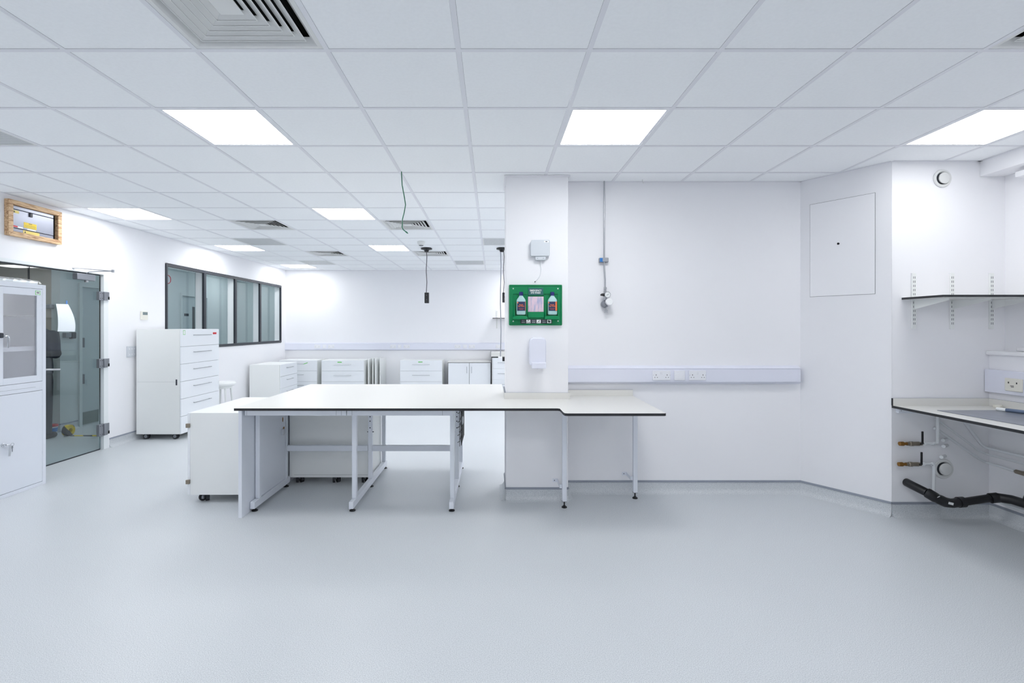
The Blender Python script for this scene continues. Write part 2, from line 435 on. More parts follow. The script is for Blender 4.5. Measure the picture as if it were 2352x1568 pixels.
for (i, r) in lights:
    lab = lp_labels.get((i, r), 'added square ceiling light panel outside the view')
    low = i == 5 and r < 5 or (i == -7 and r < 5) or (i == -3 and r < 1)
    if low:
        light_panel(i, r, lab, M['light_low']); continue
    if first is None: first = light_panel(i, r, lab, M['light'])
    else: x, y = cell(i, r); dup(first, (x+.3, y+.3, CH), lab)

df_labels = {(-2, -1): 'large four-way square louvred air diffuser at the top left, nearest overhead', (4, -1): 'four-way air diffuser at the top right picture edge',
 (-5, 6): 'louvred air diffuser left of the mid-room light panel, before the windows', (-2, 6): 'louvred air diffuser behind the hanging green cable',
 (-5, 10): 'louvred air diffuser in the far left part of the ceiling', (-2, 10): 'louvred air diffuser just behind the black hanging power pendant'}
def diffuser(i, r, label):
    x, y = cell(i, r); t = thing('air_diffuser', label, 'air vent', (x+.3, y+.3, CH), 0, 'square four-way louvred air diffusers')
    def ring(mb, a0, z0, a1, z1):                    # square frustum ring (thin)
        c0 = [(-a0, -a0), (a0, -a0), (a0, a0), (-a0, a0)]; c1 = [(-a1, -a1), (a1, -a1), (a1, a1), (-a1, a1)]
        vs = [(p[0], p[1], z0) for p in c0]+[(p[0], p[1], z1) for p in c1]+[(p[0]*(a0-.0015)/a0, p[1]*(a0-.0015)/a0, z0+.001) for p in c0]+[(p[0], p[1], z1+.002) for p in c1]
        fs = []
        for k in range(4):
            j = (k+1) % 4; fs += [(k, j, 4+j, 4+k), (8+k, 12+k, 12+j, 8+j), (k, 8+k, 8+j, j), (4+k, 4+j, 12+j, 12+k)]
        mb.add(vs, fs)
    f = MB()
    for a in ((-.287, .287, -.287, -.268), (-.287, .287, .268, .287), (-.287, -.268, -.268, .268), (.268, .287, -.268, .268)): f.box(*a, .001, .004)
    ring(f, .268, .001, .243, .028)
    f.build('frame', M['vent'], t, world=False)
    for k in range(5):
        b = MB(); a = .085+.0365*k; ring(b, a, .0025, a-.038, .0225)
        for q in ((-a, a, -a, -a+.004), (-a, a, a-.004, a), (-a, -a+.004, -a+.004, a-.004), (a-.004, a, -a+.004, a-.004)): b.box(*q, .0012, .0026)
        b.build('louvre', M['vent'], t, world=False)
    MB().box(-.047, .047, -.047, .047, .004, .008).build('centre_plate', M['vent'], t, world=False)
    b = MB()
    b.box(-.285, .285, -.285, .285, .10, .104)
    for a in ((-.285, .285, -.285, -.282), (-.285, .285, .282, .285), (-.285, -.282, -.282, .282), (.282, .285, -.282, .282)): b.box(*a, .005, .10)
    for k in range(-3, 4): b.box(k*.07-.001, k*.07+.001, -.28, .28, .05, .1)
    b.build('plenum', M['black'], t, world=False)
    return t
d0 = None
for (i, r) in diffs:
    if d0 is None: d0 = diffuser(i, r, df_labels[(i, r)])
    else: x, y = cell(i, r); dup(d0, (x+.3, y+.3, CH), df_labels[(i, r)])
gr_labels = {(-6, 8): 'flat perforated grey return grille beside the light panel above the windows', (-6, 12): 'perforated grey return grille next to the farthest corner light panel',
 (-1, 12): 'perforated grey return grille far back, between the two hanging pendants', (0, 8): 'perforated grey return grille partly hidden by the white column',
 (-6, 1): 'perforated grey return grille at the left picture edge'}
g0 = None
for (i, r) in grilles:
    x, y = cell(i, r)
    if g0 is None:
        g0 = thing('return_grille', gr_labels[(i, r)], 'air vent', (x+.3, y+.3, CH), 0, 'flat perforated return air grilles')
        f = MB()
        for a in ((-.287, .287, -.287, -.272), (-.287, .287, .272, .287), (-.287, -.272, -.272, .272), (.272, .287, -.272, .272)): f.box(*a, .001, .012)
        f.build('frame', M['vent'], g0, world=False)
        MB().box(-.2718, .2718, -.2718, .2718, .004, .008).build('perforated_plate', M['grille'], g0, world=False)
    else: dup(g0, (x+.3, y+.3, CH), gr_labels[(i, r)])

# ---------------------------------------------------------------- corridor behind the left wall
XC = -5.97
c = MB(); c.box(XC-.12, XC, 6.83, 7.13, 0, 2.72); c.box(XC-.12, XC, 7.13, 8.11, 2.08, 2.72); c.box(XC-.12, XC, 8.11, 9.45, 0, 2.72)
c.box(XC-.12, XC, 9.45, 10.37, 2.10, 2.72); c.box(XC-.12, XC, 10.37, 11.6, 0, 2.72)
struct(c.build('wall_corridor', M['corr']))
struct(MB().box(-8.9, XC-.1205, 6.83, 6.95, 0, 2.72).build('wall_corridor_return', M['beige']))
struct(MB().box(XC, XL-T-.001, 11.55, 11.6, 0, 2.72).build('wall_corridor_end', M['corr']))
struct(MB().box(-9.0, -8.9, YF, 6.95, 0, 2.72).build('wall_corridor_far', M['beige']))
struct(MB().box(-9.0, XL-T-.001, YF-.15, YF-.001, 0, 2.72).build('wall_corridor_front', M['beige']))
struct(MB().box(-9.0, XL-T-.001, YF, 11.55, 2.62, 2.66).build('ceiling_corridor', M['tile']))
for k, (x, y) in enumerate([(-5.35, 3.4), (-5.35, 5.6), (-5.35, 8.6), (-5.35, 10.6), (-7.3, 4.6), (-5.35, .5)]):  # panels added to light the corridor behind the glass
    t = thing('added_corridor_light', 'added square corridor ceiling light behind the glass, %s' % ['before the door', 'over the doorway', 'beyond the first window', 'at the far corridor end', 'over the side bay', 'out of view near the front'][k], 'ceiling light', (x, y, 2.62))
    MB().box(-.28, .28, -.28, .28, -.02, -.0005).build('frame', M['tbar'], t, world=False)
    MB().box(-.265, .265, -.265, .265, -.024, -.0205).build('diffuser', M['clight'], t, world=False)
def corridor_door(n, y0, y1, z1, plate, sign):
    t = struct(thing('door_%d' % n, 'pale grey corridor door', 'door', (XC, (y0+y1)/2, 0)))
    del t['label']; del t['category']
    f = MB(); f.box(XC-.1, XC+.02, y0, y0+.05, 0, z1); f.box(XC-.1, XC+.02, y1-.05, y1, 0, z1); f.box(XC-.1, XC+.02, y0+.05, y1-.05, z1-.05, z1)
    f.build('door_frame', M['corr'], t)
    bx('door_leaf', M['cdoor'], (XC-.06, XC-.02, y0+.053, y1-.053, .008, z1-.053), t)
    if plate: bx('kick_plate', M['kick'], (XC-.0195, XC-.016, y0+.1, y1-.1, .02, .20), t)
    if sign:
        bx('door_sign', M['ink'], (XC-.0195, XC-.016, y0+.16, y0+.30, 1.66, 1.71), t)
        bx('push_plate', M['winframe'], (XC-.0195, XC-.016, y1-.50, y1-.40, .9, 1.85), t)
    for z in (.62, 1.15):
        bx('pull_handle', M['dsteel'], (XC-.0195, XC+.01, y0+.09, y0+.105, z, z+.14), t)
    g = MB()
    for k in range(5): g.box(XC-.0195, XC-.015, y0+.09, y0+.1, 1.6+.035*k, 1.615+.035*k)
    g.build('vent_slots', M['sock'], t)
corridor_door(2, 7.13, 8.11, 2.08, True, False)
corridor_door(3, 9.45, 10.37, 2.10, False, True)
ck = thing('wall_clock', 'round red-rimmed clock on the corridor wall, seen through the first window', 'clock', (XC+.001, 9.07, 2.24))
MB().lathe((XC+.001, 9.07, 2.32), [(.078, 0), (.082, .02), (.072, .03), (.068, .022), (.068, 0)], 32, 'x').build('rim', M['red'], ck)
MB().lathe((XC+.001, 9.07, 2.32), [(.0675, .001), (.0675, .018)], 32, 'x').build('face', M['greybox'], ck)

# ---------------------------------------------------------------- glass door (door_1)
d = struct(bpy.data.objects.new('door_1', None)); COL.objects.link(d); d.location = (XL, 5.0, 0)
f = MB(); f.box(XL-.05, XL+.012, 5.862, 5.93, 0, 2.065); f.box(XL-.05, XL+.012, 3.98, 4.04, 0, 2.065); f.box(XL-.05, XL+.012, 3.98, 5.93, 2.065, 2.10)
f.build('door_frame', M['mull'], d, .002)
f = MB(); f.box(XL+.0005, XL+.006, 5.93, 5.953, 0, 2.12); f.box(XL+.0005, XL+.006, 3.96, 5.93, 2.10, 2.12); f.build('architrave', M['wall'], d)
for (y0, y1) in ((4.955, 5.846), (4.045, 4.946)):
    g = bx('glass_leaf', M['glassd'], (XL-.03, XL-.018, y0, y1, .012, 2.052), d)
e = MB(); e.box(XL-.031, XL-.017, 4.9465, 4.9545, .012, 2.052); e.build('leaf_seal', M['black'], d)
e = MB(); e.box(XL-.03, XL-.018, 4.045, 5.846, .001, .011); e.box(XL-.03, XL-.018, 4.045, 5.846, 2.053, 2.064); e.build('edge_seal', M['winframe'], d)
bx('closing_seal', M['chrome'], (XL-.032, XL-.016, 5.8465, 5.8615, .012, 2.05), d)
for z0, z1 in ((1.764, 1.864), (.968, 1.074), (.166, .304)):
    hg = MB(); hg.box(XL-.016, XL+.02, 5.785, 5.848, z0, z1); hg.box(XL-.014, XL+.03, 5.848, 5.90, z0, z1); hg.box(XL+.02, XL+.03, 5.90, 5.925, z0+.045, z1)
    ho = hg.build('hinge', M['dsteel'], d, .003)
    s2 = MB()
    for yy in (5.80, 5.83):
        for zz in (z0+.02, z1-.02): s2.lathe((XL+.0205, yy, zz), [(.004, 0), (.004, .0015)], 10, 'x')
    s2.box(XL+.0302, XL+.032, 5.90, 5.925, z0+.01, z0+.045)
    s2.build('screw', M['black'], ho)
cl = MB().box(XL-.012, XL+.045, 5.45, 5.70, 1.975, 2.045).build('door_closer', M['dsteel'], d, .006)
MB().lathe((XL+.02, 5.60, 1.955), [(.018, 0), (.018, .019)], 16).build('spindle', M['steel'], cl)
MB().tube([(XL+.02, 5.60, 2.05), (XL+.05, 5.60, 2.07), (XL+.10, 5.66, 2.085), (XL+.12, 5.86, 2.11)], .006, 8).build('closer_arm', M['dsteel'], cl)
MB().tube([(XL+.12, 5.86, 2.11), (XL+.12, 5.65, 2.10), (XL+.03, 5.46, 2.10), (XL+.014, 5.42, 2.095)], .005, 8).build('closer_link', M['dsteel'], cl)
MB().lathe((XL+.12, 5.86, 2.095), [(.015, 0), (.015, .03)], 14).build('elbow_joint', M['dsteel'], cl)
hd = MB().tube([(XL-.017, 5.075, 1.01), (XL+.04, 5.075, 1.01), (XL+.05, 5.09, 1.01), (XL+.05, 5.22, 1.0)], .0105, 12).build('lever_handle', M['steel'], d)
MB().lathe((XL-.017, 5.075, 1.01), [(.03, 0), (.03, .012)], 24, 'x').build('handle_rose', M['dsteel'], hd)
# paper sheet hung on the glass by blue tape
pp = thing('paper_sheet', 'curled white paper sheet hanging on the glass door by blue tape', 'paper', (XL-.01, 5.35, 1.4))
rows = []; n = 9
for k in range(n):
    t_ = k/(n-1); z = 1.694-.293*t_; ya = 5.245+.02*t_; yb_ = 5.395+.075*math.sin(t_*1.75)
    rows.append([(XL-.012+.05*t_*(1-t_)+.012*(j/4)*t_, ya+(yb_-ya)*j/4, z-.006*(j/4)*(t_-.5)) for j in range(5)])
pm = MB(); vs = [p for R in rows for p in R]; vs2 = [(p[0]+.0006, p[1], p[2]) for p in vs]; N = len(vs)
fs = []
for k in range(n-1):
    for j in range(4):
        a = k*5+j; fs += [(a, a+1, a+6, a+5), (N+a, N+a+5, N+a+6, N+a+1)]
pm.add(vs+vs2, fs); pm.build('sheet', M['paper'], pp)
bx('tape', M['bluetape'], (XL-.0175, XL-.0165, 5.375, 5.393, 1.685, 1.735), pp)

# things in the corridor
cd = thing('door_closer_unit', 'dark grey door magnet unit on the corridor wall behind the hanging paper', 'door magnet', (XC+.001, 6.93, 1.29))
bx('body', M['dsteel'], (XC+.001, XC+.06, 6.86, 6.95, 1.30, 1.37), cd, .008)
bx('magnet', M['winframe'], (XC+.001, XC+.05, 6.97, 7.04, 1.285, 1.375), cd, .006)
sw = thing('wall_dispenser', 'small dark wall unit on the beige corridor wall beside the metal cabinet', 'dispenser', (-6.05, 6.829, 1.7))
MB().box(-6.16, -6.04, 6.76, 6.829, 1.70, 1.76).build('body', M['dsteel'], sw, .015)
bk = thing('paint_bucket', 'small white bucket with red rim and blue label on the corridor floor', 'bucket', (-5.96, 6.70, 0))
MB().lathe((-5.957, 6.70, 0), [(.044, .001), (.055, .105), (.052, .105), (.042, .006)], 28).build('body', M['bucketw'], bk)
MB().lathe((-5.957, 6.70, 0), [(.058, .105), (.060, .125), (.055, .13), (.054, .106)], 28).build('rim', M['red'], bk)
MB().lathe((-5.957, 6.70, 0), [(.0475, .03), (.0545, .085), (.053, .085), (.046, .03)], 28).build('label_band', M['blue'], bk)
hz = thing('hazard_tape_roll', 'black and yellow hazard tape roll unrolled across the corridor floor', 'tape', (-5.5, 6.7, 0))
MB().lathe((-5.64, 6.58, 0.076), [(.072, -.03), (.075, 0), (.072, .03), (.03, .03), (.03, -.03)], 28, 'x').build('roll', M['hazard'], hz)
MB().box(-5.60, -4.99, 6.56, 6.62, .001, .004).build('tape_strip', M['hazard'], hz)

# person behind the glass, seen from the back
def skin(name, chains, m, parent, lvl=1, world=True, loc=(0, 0, 0)):
    vs = []; es = []; rr = []; idx = {}
    def vid(p, r):
        k = tuple(round(q, 4) for q in p)
        if k not in idx: idx[k] = len(vs); vs.append(k); rr.append(r)
        return idx[k]
    for ch in chains:
        for a, b in zip(ch[:-1], ch[1:]): es.append((vid(a[0], a[1]), vid(b[0], b[1])))
    me = bpy.data.meshes.new(name); me.from_pydata([tuple(Vector(v)) for v in vs], es, [])
    o = bpy.data.objects.new(name, me); COL.objects.link(o); me.materials.append(m)
    o.modifiers.new('skin', 'SKIN')
    me.skin_vertices.new() if not me.skin_vertices else None
    for i, q in enumerate(rr):
        q = q if isinstance(q, tuple) else (q, q)
        me.skin_vertices[0].data[i].radius = q
    me.skin_vertices[0].data[0].use_root = True
    s_ = o.modifiers.new('sub', 'SUBSURF'); s_.levels = lvl; s_.render_levels = lvl
    dg = bpy.context.evaluated_depsgraph_get(); dg.update()
    m2 = bpy.data.meshes.new_from_object(o.evaluated_get(dg)); bpy.data.objects.remove(o)
    m2.polygons.foreach_set('use_smooth', [True]*len(m2.polygons)); m2.materials.clear(); m2.materials.append(m)
    o = bpy.data.objects.new(name, m2); COL.objects.link(o); o.parent = parent
    return o
pe = thing('person', 'person in dark jacket and dark trousers standing with back turned beyond the glass door', 'person', (-5.875, 6.36, 0), 0)
R_ = Vector
def L(p, r): return (p, r)
hips = L((0, 0, .92), (.13, .10))
chains = [[hips, L((0, 0, 1.08), (.125, .09)), L((0, 0, 1.25), (.135, .09)), L((0, 0, 1.36), (.09, .07)), L((0, .01, 1.48), .052), L((0, .015, 1.55), .055), L((0, .02, 1.63), (.078, .092)), L((0, .015, 1.70), (.06, .07))]]
for s in (-1, 1):
    chains.append([hips, L((s*.09, 0, .86), .085), L((s*.105, .01, .48), .055), L((s*.11, -.015, .09), .038), L((s*.13, .10, .035), .032)])
    wr = (s*.15, .19, 1.13)
    chains.append([L((0, 0, 1.36), (.09, .07)), L((s*.165, 0, 1.355), .036), L((s*.215, -.03, 1.09), .038), L(wr, .026), L((s*.115, .235, 1.165), (.026, .018))])
    for q, (dz, ln) in enumerate(((.020, .06), (.007, .075), (-.006, .078), (-.019, .066))):
        chains.append([L((s*.115, .235, 1.165), (.026, .018)), L((s*.092, .262, 1.178+dz), .009), L((s*(.092-ln*.45), .268, 1.182+dz), .008), L((s*(.092-ln*.75), .258, 1.184+dz), .007)])
    chains.append([L(wr, .026), L((s*.122, .215, 1.195), .010), L((s*.098, .232, 1.222), .009)])
body = skin('body', chains, M['skin'], pe, 2)
def garment(name, lofts, m, parent, tubes=()):
    mb = MB(); n = 20
    for rings in lofts:                      # (x, y, z, rx, ry)
        vs = [(x+rx*math.cos(2*PI*k/n), y+ry*math.sin(2*PI*k/n), z) for x, y, z, rx, ry in rings for k in range(n)]
        fs = [(i*n+k, i*n+(k+1) % n, (i+1)*n+(k+1) % n, (i+1)*n+k) for i in range(len(rings)-1) for k in range(n)]
        fs += [tuple(range(n-1, -1, -1)), tuple((len(rings)-1)*n+k for k in range(n))]
        mb.add(vs, fs)
    for pth, rad in tubes: mb.tube(pth, rad, 20)
    o = mb.build(name, m, parent, world=False)
    rm = o.modifiers.new('fuse', 'REMESH'); rm.mode = 'VOXEL'; rm.voxel_size = .009; rm.use_smooth_shade = True
    sm = o.modifiers.new('soften', 'SMOOTH'); sm.factor = .5; sm.iterations = 6
    return o
sl = []
jl = [[(0, 0, .84, .178, .132), (0, 0, .95, .180, .134), (0, 0, 1.10, .165, .124), (0, 0, 1.26, .182, .128), (0, 0, 1.36, .178, .115), (0, 0, 1.41, .13, .10), (0, .005, 1.45, .08, .08), (0, .008, 1.50, .066, .07)]]
tl = [[(0, 0, 1.0, .145, .115), (0, 0, .90, .165, .125), (0, 0, .80, .168, .122), (0, 0, .755, .12, .10)]]
for s in (-1, 1):
    jl.append([(s*.14, 0, 1.405, .05, .05), (s*.175, 0, 1.38, .065, .07), (s*.195, -.005, 1.28, .062, .068), (s*.218, -.03, 1.09, .055, .058), (s*.218, -.03, 1.05, .04, .045)]); sl.append([((s*.218, -.03, 1.09), (s*.19, .09, 1.10), (s*.155, .18, 1.125)), [.054, .046, .040]])
    tl.append([(s*.08, 0, .86, .085, .11), (s*.09, 0, .75, .088, .10), (s*.10, .01, .48, .07, .078), (s*.11, -.005, .06, .058, .070)])
garment('jacket', jl, M['jacket'], pe, sl); garment('trousers', tl, M['trousers'], pe)
for s in (-1, 1):
    skin('shoe', [[L((s*.11, -.05, .04), .042), L((s*.125, .04, .042), .048), L((s*.15, .16, .03), .036)]], M['shoe'], pe, 2)
skin('hair', [[L((0, -.035, 1.55), (.05, .035)), L((0, -.025, 1.62), (.082, .078)), L((0, -.008, 1.69), (.088, .098)), L((0, .0, 1.735), (.062, .07))]], M['hair'], pe, 2)
for s in (-1, 1):
    MB().lathe((s*.03, .108, 1.645), [(.002, -.004), (.011, 0), (.002, .004)], 12, 'y').build('eye', M['ink'], pe, world=False)
    MB().lathe((s*.086, .015, 1.625), [(.006, -.006), (.022, 0), (.006, .006)], 12, 'x').build('ear', M['skin'], pe, world=False)
MB().add([(-.014, .1, 1.60), (.014, .1, 1.60), (0, .1, 1.65), (0, .128, 1.603)], [(0, 1, 3), (1, 2, 3), (2, 0, 3), (0, 2, 1)]).build('nose', M['skin'], pe, world=False)
MB().box(-.024, .024, .098, .108, 1.573, 1.582).build('mouth', M['lips'], pe, .003, world=False)
pe.rotation_euler = (0, 0, .35)

# ---------------------------------------------------------------- windows in the left wall
w = struct(bpy.data.objects.new('window_1', None)); COL.objects.link(w); w.location = (XL, 8.89, 1.105)
Y0, Y1, Z0, Z1 = 6.985, 10.80, 1.115, 2.345
mulls = [7.93, 8.886, 9.83]
fr = MB(); X0, X1 = XL-.022, XL+.012
fr.box(X0, X1, Y0, Y1, Z0, Z0+.04); fr.box(X0, X1, Y0, Y1, Z1-.04, Z1); fr.box(X0, X1, Y0, Y0+.032, Z0+.04, Z1-.04); fr.box(X0, X1, Y1-.032, Y1, Z0+.04, Z1-.04)
fr.build('window_frame', M['winframe'], w)
for y in mulls: bx('mullion', M['winframe'], (X0, X1, y-.028, y+.028, Z0+.04, Z1-.04), w)
f2 = MB()
f2.box(XL-T+.001, XL-.023, Y0-.008, Y0+.02, Z0-.008, Z1+.008); f2.box(XL-T+.001, XL-.023, Y1-.02, Y1+.008, Z0-.008, Z1+.008)
f2.box(XL-T+.001, XL-.023, Y0+.02, Y1-.02, Z1-.02, Z1+.008); f2.box(XL-T+.001, XL-.023, Y0+.02, Y1-.02, Z0-.008, Z0+.02)
f2.build('reveal_lining', M['mull'], w)
for y in mulls: bx('mullion_fin', M['mull'], (XL-T+.001, XL-.023, y-.02, y+.02, Z0+.021, Z1-.021), w)
ed = [Y0]+mulls+[Y1]
for a, b in zip(ed[:-1], ed[1:]):
    o_ = bx('window_pane', M['glassg'], (XL-T-.008, XL-T, a+.022, b-.022, Z0, Z1), w)
bk_ = MB(); bk_.box(XL-T-.012, XL-T, Y0, Y1, Z0-.02, Z0+.025); bk_.box(XL-T-.012, XL-T, Y0, Y1, Z1-.03, Z1+.01)
for y in ed: bk_.box(XL-T-.012, XL-T, y-.021, y+.021, Z0+.025, Z1-.03)
bk_.build('outer_frame', M['mull'], w)

# ---------------------------------------------------------------- wall fittings on the left wall
t = thing('distribution_board', 'grey electrical board with yellow labels in a raw pine frame, high on left wall', 'electrical panel', (XL, 4.965, 2.32))
ya, yb_, za, zb = 4.676, 5.254, 2.319, 2.664
fm = MB(); x0, x1 = XL+.0005, XL+.046; wf = .046
def mitre(p):                                     # p: 4 (y,z) corners
    vs = [(x, a, b) for x in (x0, x1) for a, b in p]; fm.add(vs, [(0, 1, 2, 3), (7, 6, 5, 4), (0, 4, 5, 1), (1, 5, 6, 2), (2, 6, 7, 3), (3, 7, 4, 0)])
g_ = .0008
mitre([(ya, za), (yb_, za), (yb_-wf, za+wf), (ya+wf, za+wf)]); mitre([(ya, zb), (ya+wf, zb-wf), (yb_-wf, zb-wf), (yb_, zb)])
mitre([(ya, za+g_), (ya+wf, za+wf+g_), (ya+wf, zb-wf-g_), (ya, zb-g_)]); mitre([(yb_, za+g_), (yb_, zb-g_), (yb_-wf, zb-wf-g_), (yb_-wf, za+wf+g_)])
fm.build('pine_frame', M['wood'], t, .003)
bx('backing', M['black'], (XL+.001, XL+.008, ya+wf, yb_-wf, za+wf, zb-wf), t)
bx('cover_plate', M['board'], (XL+.009, XL+.022, ya+wf+.006, yb_-wf-.030, za+.085, zb-.085), t, .002)
bx('upper_plate', M['board'], (XL+.009, XL+.022, ya+wf+.006, yb_-wf-.030, zb-.080, zb-wf-.003), t, .002)
bx('lower_plate', M['board'], (XL+.009, XL+.020, ya+wf+.006, yb_-wf-.030, za+wf+.001, za+.080), t, .002)
bx('latch', M['ink'], (XL+.022, XL+.034, 4.905, 4.935, zb-.125, zb-.085), t, .004)
bx('warning_label', M['paleyel'], (XL+.0221, XL+.023, 4.735, 4.80, zb-.118, zb-.092), t)
lw_ = bx('warning_label', M['yellow'], (XL+.0221, XL+.023, 4.85, 4.985, za+.105, za+.158), t)
MB().box(XL+.0231, XL+.0236, 4.90, 4.935, za+.147, za+.152).box(XL+.0231, XL+.0236, 4.86, 4.975, za+.112, za+.1135).box(XL+.0231, XL+.0236, 4.86, 4.975, za+.122, za+.1235).box(XL+.0231, XL+.0236, 4.86, 4.975, za+.132, za+.1335).build('print_lines', M['ink'], lw_)
l2 = bx('warning_label', M['paleyel'], (XL+.0201, XL+.021, 4.845, 5.02, za+.05, za+.078), t)
MB().add([(XL+.0213, 4.855, za+.054), (XL+.0213, 4.875, za+.054), (XL+.0213, 4.865, za+.074)], [(0, 1, 2)]).build('warning_triangle', M['ink'], l2)
MB().add([(XL+.0233, 4.742, zb-.114), (XL+.0233, 4.762, zb-.114), (XL+.0233, 4.752, zb-.096)], [(0, 1, 2)]).build('warning_triangle', M['ink'], t)
bx('red_label', M['red'], (XL+.0221, XL+.023, 4.745, 4.787, za+.092, za+.106), t)
bx('white_label', M['white'], (XL+.0221, XL+.023, 4.788, 4.84, za+.090, za+.104), t)
bx('white_label', M['white'], (XL+.0221, XL+.023, 4.885, 4.978, za+.088, za+.099), t)

t = thing('thermostat', 'small cream wall thermostat with grey display left of the windows', 'thermostat', (XL, 6.54, 1.54))
bx('body', M['beigep'], (XL+.0005, XL+.022, 6.482, 6.60, 1.543, 1.655), t, .003)
bx('display', M['lcd'], (XL+.0221, XL+.023, 6.50, 6.59, 1.607, 1.645), t)
t = thing('switch_plate', 'grey metal switch and socket plate on left wall beside the tall drawer cabinet', 'switch', (XL, 6.31, 1.065))
bx('plate', M['plate'], (XL+.0005, XL+.014, 6.235, 6.395, 1.068, 1.204), t, .003)
for yy in (6.27, 6.315, 6.36):
    for zz in (1.10, 1.17): MB().box(XL+.0141, XL+.017, yy-.009, yy+.009, zz-.008, zz+.008).build('rocker', M['sock'], t)

# ---------------------------------------------------------------- metal cabinet at the left edge
t = thing('metal_cabinet', 'tall white steel cabinet with glazed upper doors at the left picture edge', 'cabinet', (-4.36, 4.133, 0))
A, Bk, Fx = 3.683, -4.600, -4.157
b = MB()
b.box(Bk, Bk+.002, A, 4.583, 0, 1.835); b.box(Bk+.002, Fx, A, A+.002, 0, 1.835); b.box(Bk+.002, Fx, 4.581, 4.583, 0, 1.835)
b.box(Bk+.002, Fx, A+.002, 4.581, 1.80, 1.835); b.box(Bk+.002, Fx, A+.002, 4.581, .90, .94); b.box(Bk+.002, Fx, A+.002, 4.581, 0, .03)
b.box(Fx, Fx+.02, A, A+.037, 0, 1.835); b.box(Fx, Fx+.02, 4.548, 4.583, 0, 1.835); b.box(Fx, Fx+.02, A+.037, 4.548, 1.796, 1.835)
b.box(Fx, Fx+.02, A+.037, 4.548, .872, .952); b.box(Fx, Fx+.02, A+.037, 4.548, 0, .032)
b.build('body', M['metalcab'], t, .0015)
bx('middle_rail_groove', M['gap'], (Fx+.0201, Fx+.0207, A+.04, 4.48, .905, .9065), t)
gl = MB(); gl.box(Fx-.002, Fx+.0005, A+.03, 4.55, .03, .872); gl.build('door_shadow_gap', M['gap'], t)
for k, (y0, y1) in enumerate(((4.139, 4.5455), (3.7225, 4.1345))):
    ud = MB(); p0, p1 = (4.182, 4.492) if k == 0 else (3.776, 4.088)
    ud.box(Fx+.002, Fx+.021, y0, p0, .955, 1.793); ud.box(Fx+.002, Fx+.021, p1, y1, .955, 1.793); ud.box(Fx+.002, Fx+.021, p0, p1, .955, 1.011); ud.box(Fx+.002, Fx+.021, p0, p1, 1.732, 1.793)
    u = ud.build('glazed_door', M['metalcab'], t, .001)
    bx('glass_pane', M['glassc'], (Fx+.008, Fx+.012, p0, p1, 1.011, 1.732), u)
    lo = bx('lower_door', M['metalcab'], (Fx+.002, Fx+.021, y0, y1, .0355, .8685), t, .001)
    if k == 0:
        st = bx('sticker', M['gtape'], (Fx+.0212, Fx+.0218, 4.475, 4.525, 1.741, 1.778), u)
        MB().box(Fx+.0219, Fx+.0224, 4.479, 4.521, 1.745, 1.774).build('sticker_face', M['white'], u)
        MB().box(Fx+.0225, Fx+.0228, 4.486, 4.514, 1.755, 1.762).box(Fx+.0225, Fx+.0228, 4.486, 4.514, 1.765, 1.768).build('sticker_print', M['ink'], u)
        for (dd, zc) in ((u, 1.372), (lo, .452)):
            yh = 4.165 if dd is u else 4.178
            h_ = MB(); h_.lathe((Fx+.021, yh, zc), [(.016, 0), (.016, .008), (.009, .01), (.009, .03)], 20, 'x')
            h_.tube([(Fx+.05, yh, zc), (Fx+.055, yh+.022, zc), (Fx+.055, yh+.03, zc-.02), (Fx+.052, yh+.026, zc-.10)], [.008, .008, .0085, .0075], 10)
            h_.build('handle', M['chrome'], dd)
        kr = MB(); kr.tube([(Fx+.06, 4.222+.014*math.cos(a*PI/8), .447+.012*math.sin(a*PI/8)) for a in range(17)], .0012, 6)
        kr.box(Fx+.058, Fx+.0605, 4.215, 4.228, .415, .435); kr.box(Fx+.058, Fx+.0605, 4.219, 4.224, .385, .415); kr.build('key', M['dsteel'], lo)
        bx('black_knob', M['ink'], (Fx+.022, Fx+.05, 4.128, 4.162, 1.356, 1.40), u, .008)
        for dd, zs in ((u, (1.65, 1.60, 1.08)), (lo, (.80, .72, .30, .16))):
            q = MB()
            for z in zs: q.tube([(Fx+.021, 4.546, z-.012), (Fx+.021, 4.546, z+.012)], .003, 8)
            q.build('hinge', M['metalcab'], dd)
bx('shelf', M['gap'], (Bk+.003, Fx-.02, A+.003, 4.58, 1.545, 1.552), t)
sh = bx('shelf', M['metalcab'], (Bk+.003, Fx-.03, A+.003, 4.58, 1.235, 1.275), t)
t = thing('wrapped_package', 'long flat package in crumpled clear wrap on top of the metal cabinet', 'package', (-4.3, 4.1, 1.8355))
bx('board', M['foam'], (-4.47, -4.19, 3.72, 4.56, 1.8365, 1.865), t, .004)
cr = MB()
rows = []
for j in range(8):
    rows.append([])
    for k in range(29):
        y = 3.70+k*.031; a = j/7*PI
        rr = .017+random.uniform(-.003, .005)
        rows[-1].append((-4.33+.17*math.cos(a)+random.uniform(-.004, .004), min(y, 4.565), 1.851+rr*1.7*math.sin(a)+(.004 if 0 < j < 7 else -.005)))
vs = [p for r_ in rows for p in r_]
cr.add(vs, [(j*29+k, j*29+k+1, (j+1)*29+k+1, (j+1)*29+k) for j in range(7) for k in range(28)])
cr.build('clear_wrap', M['film'], t, smooth=False)

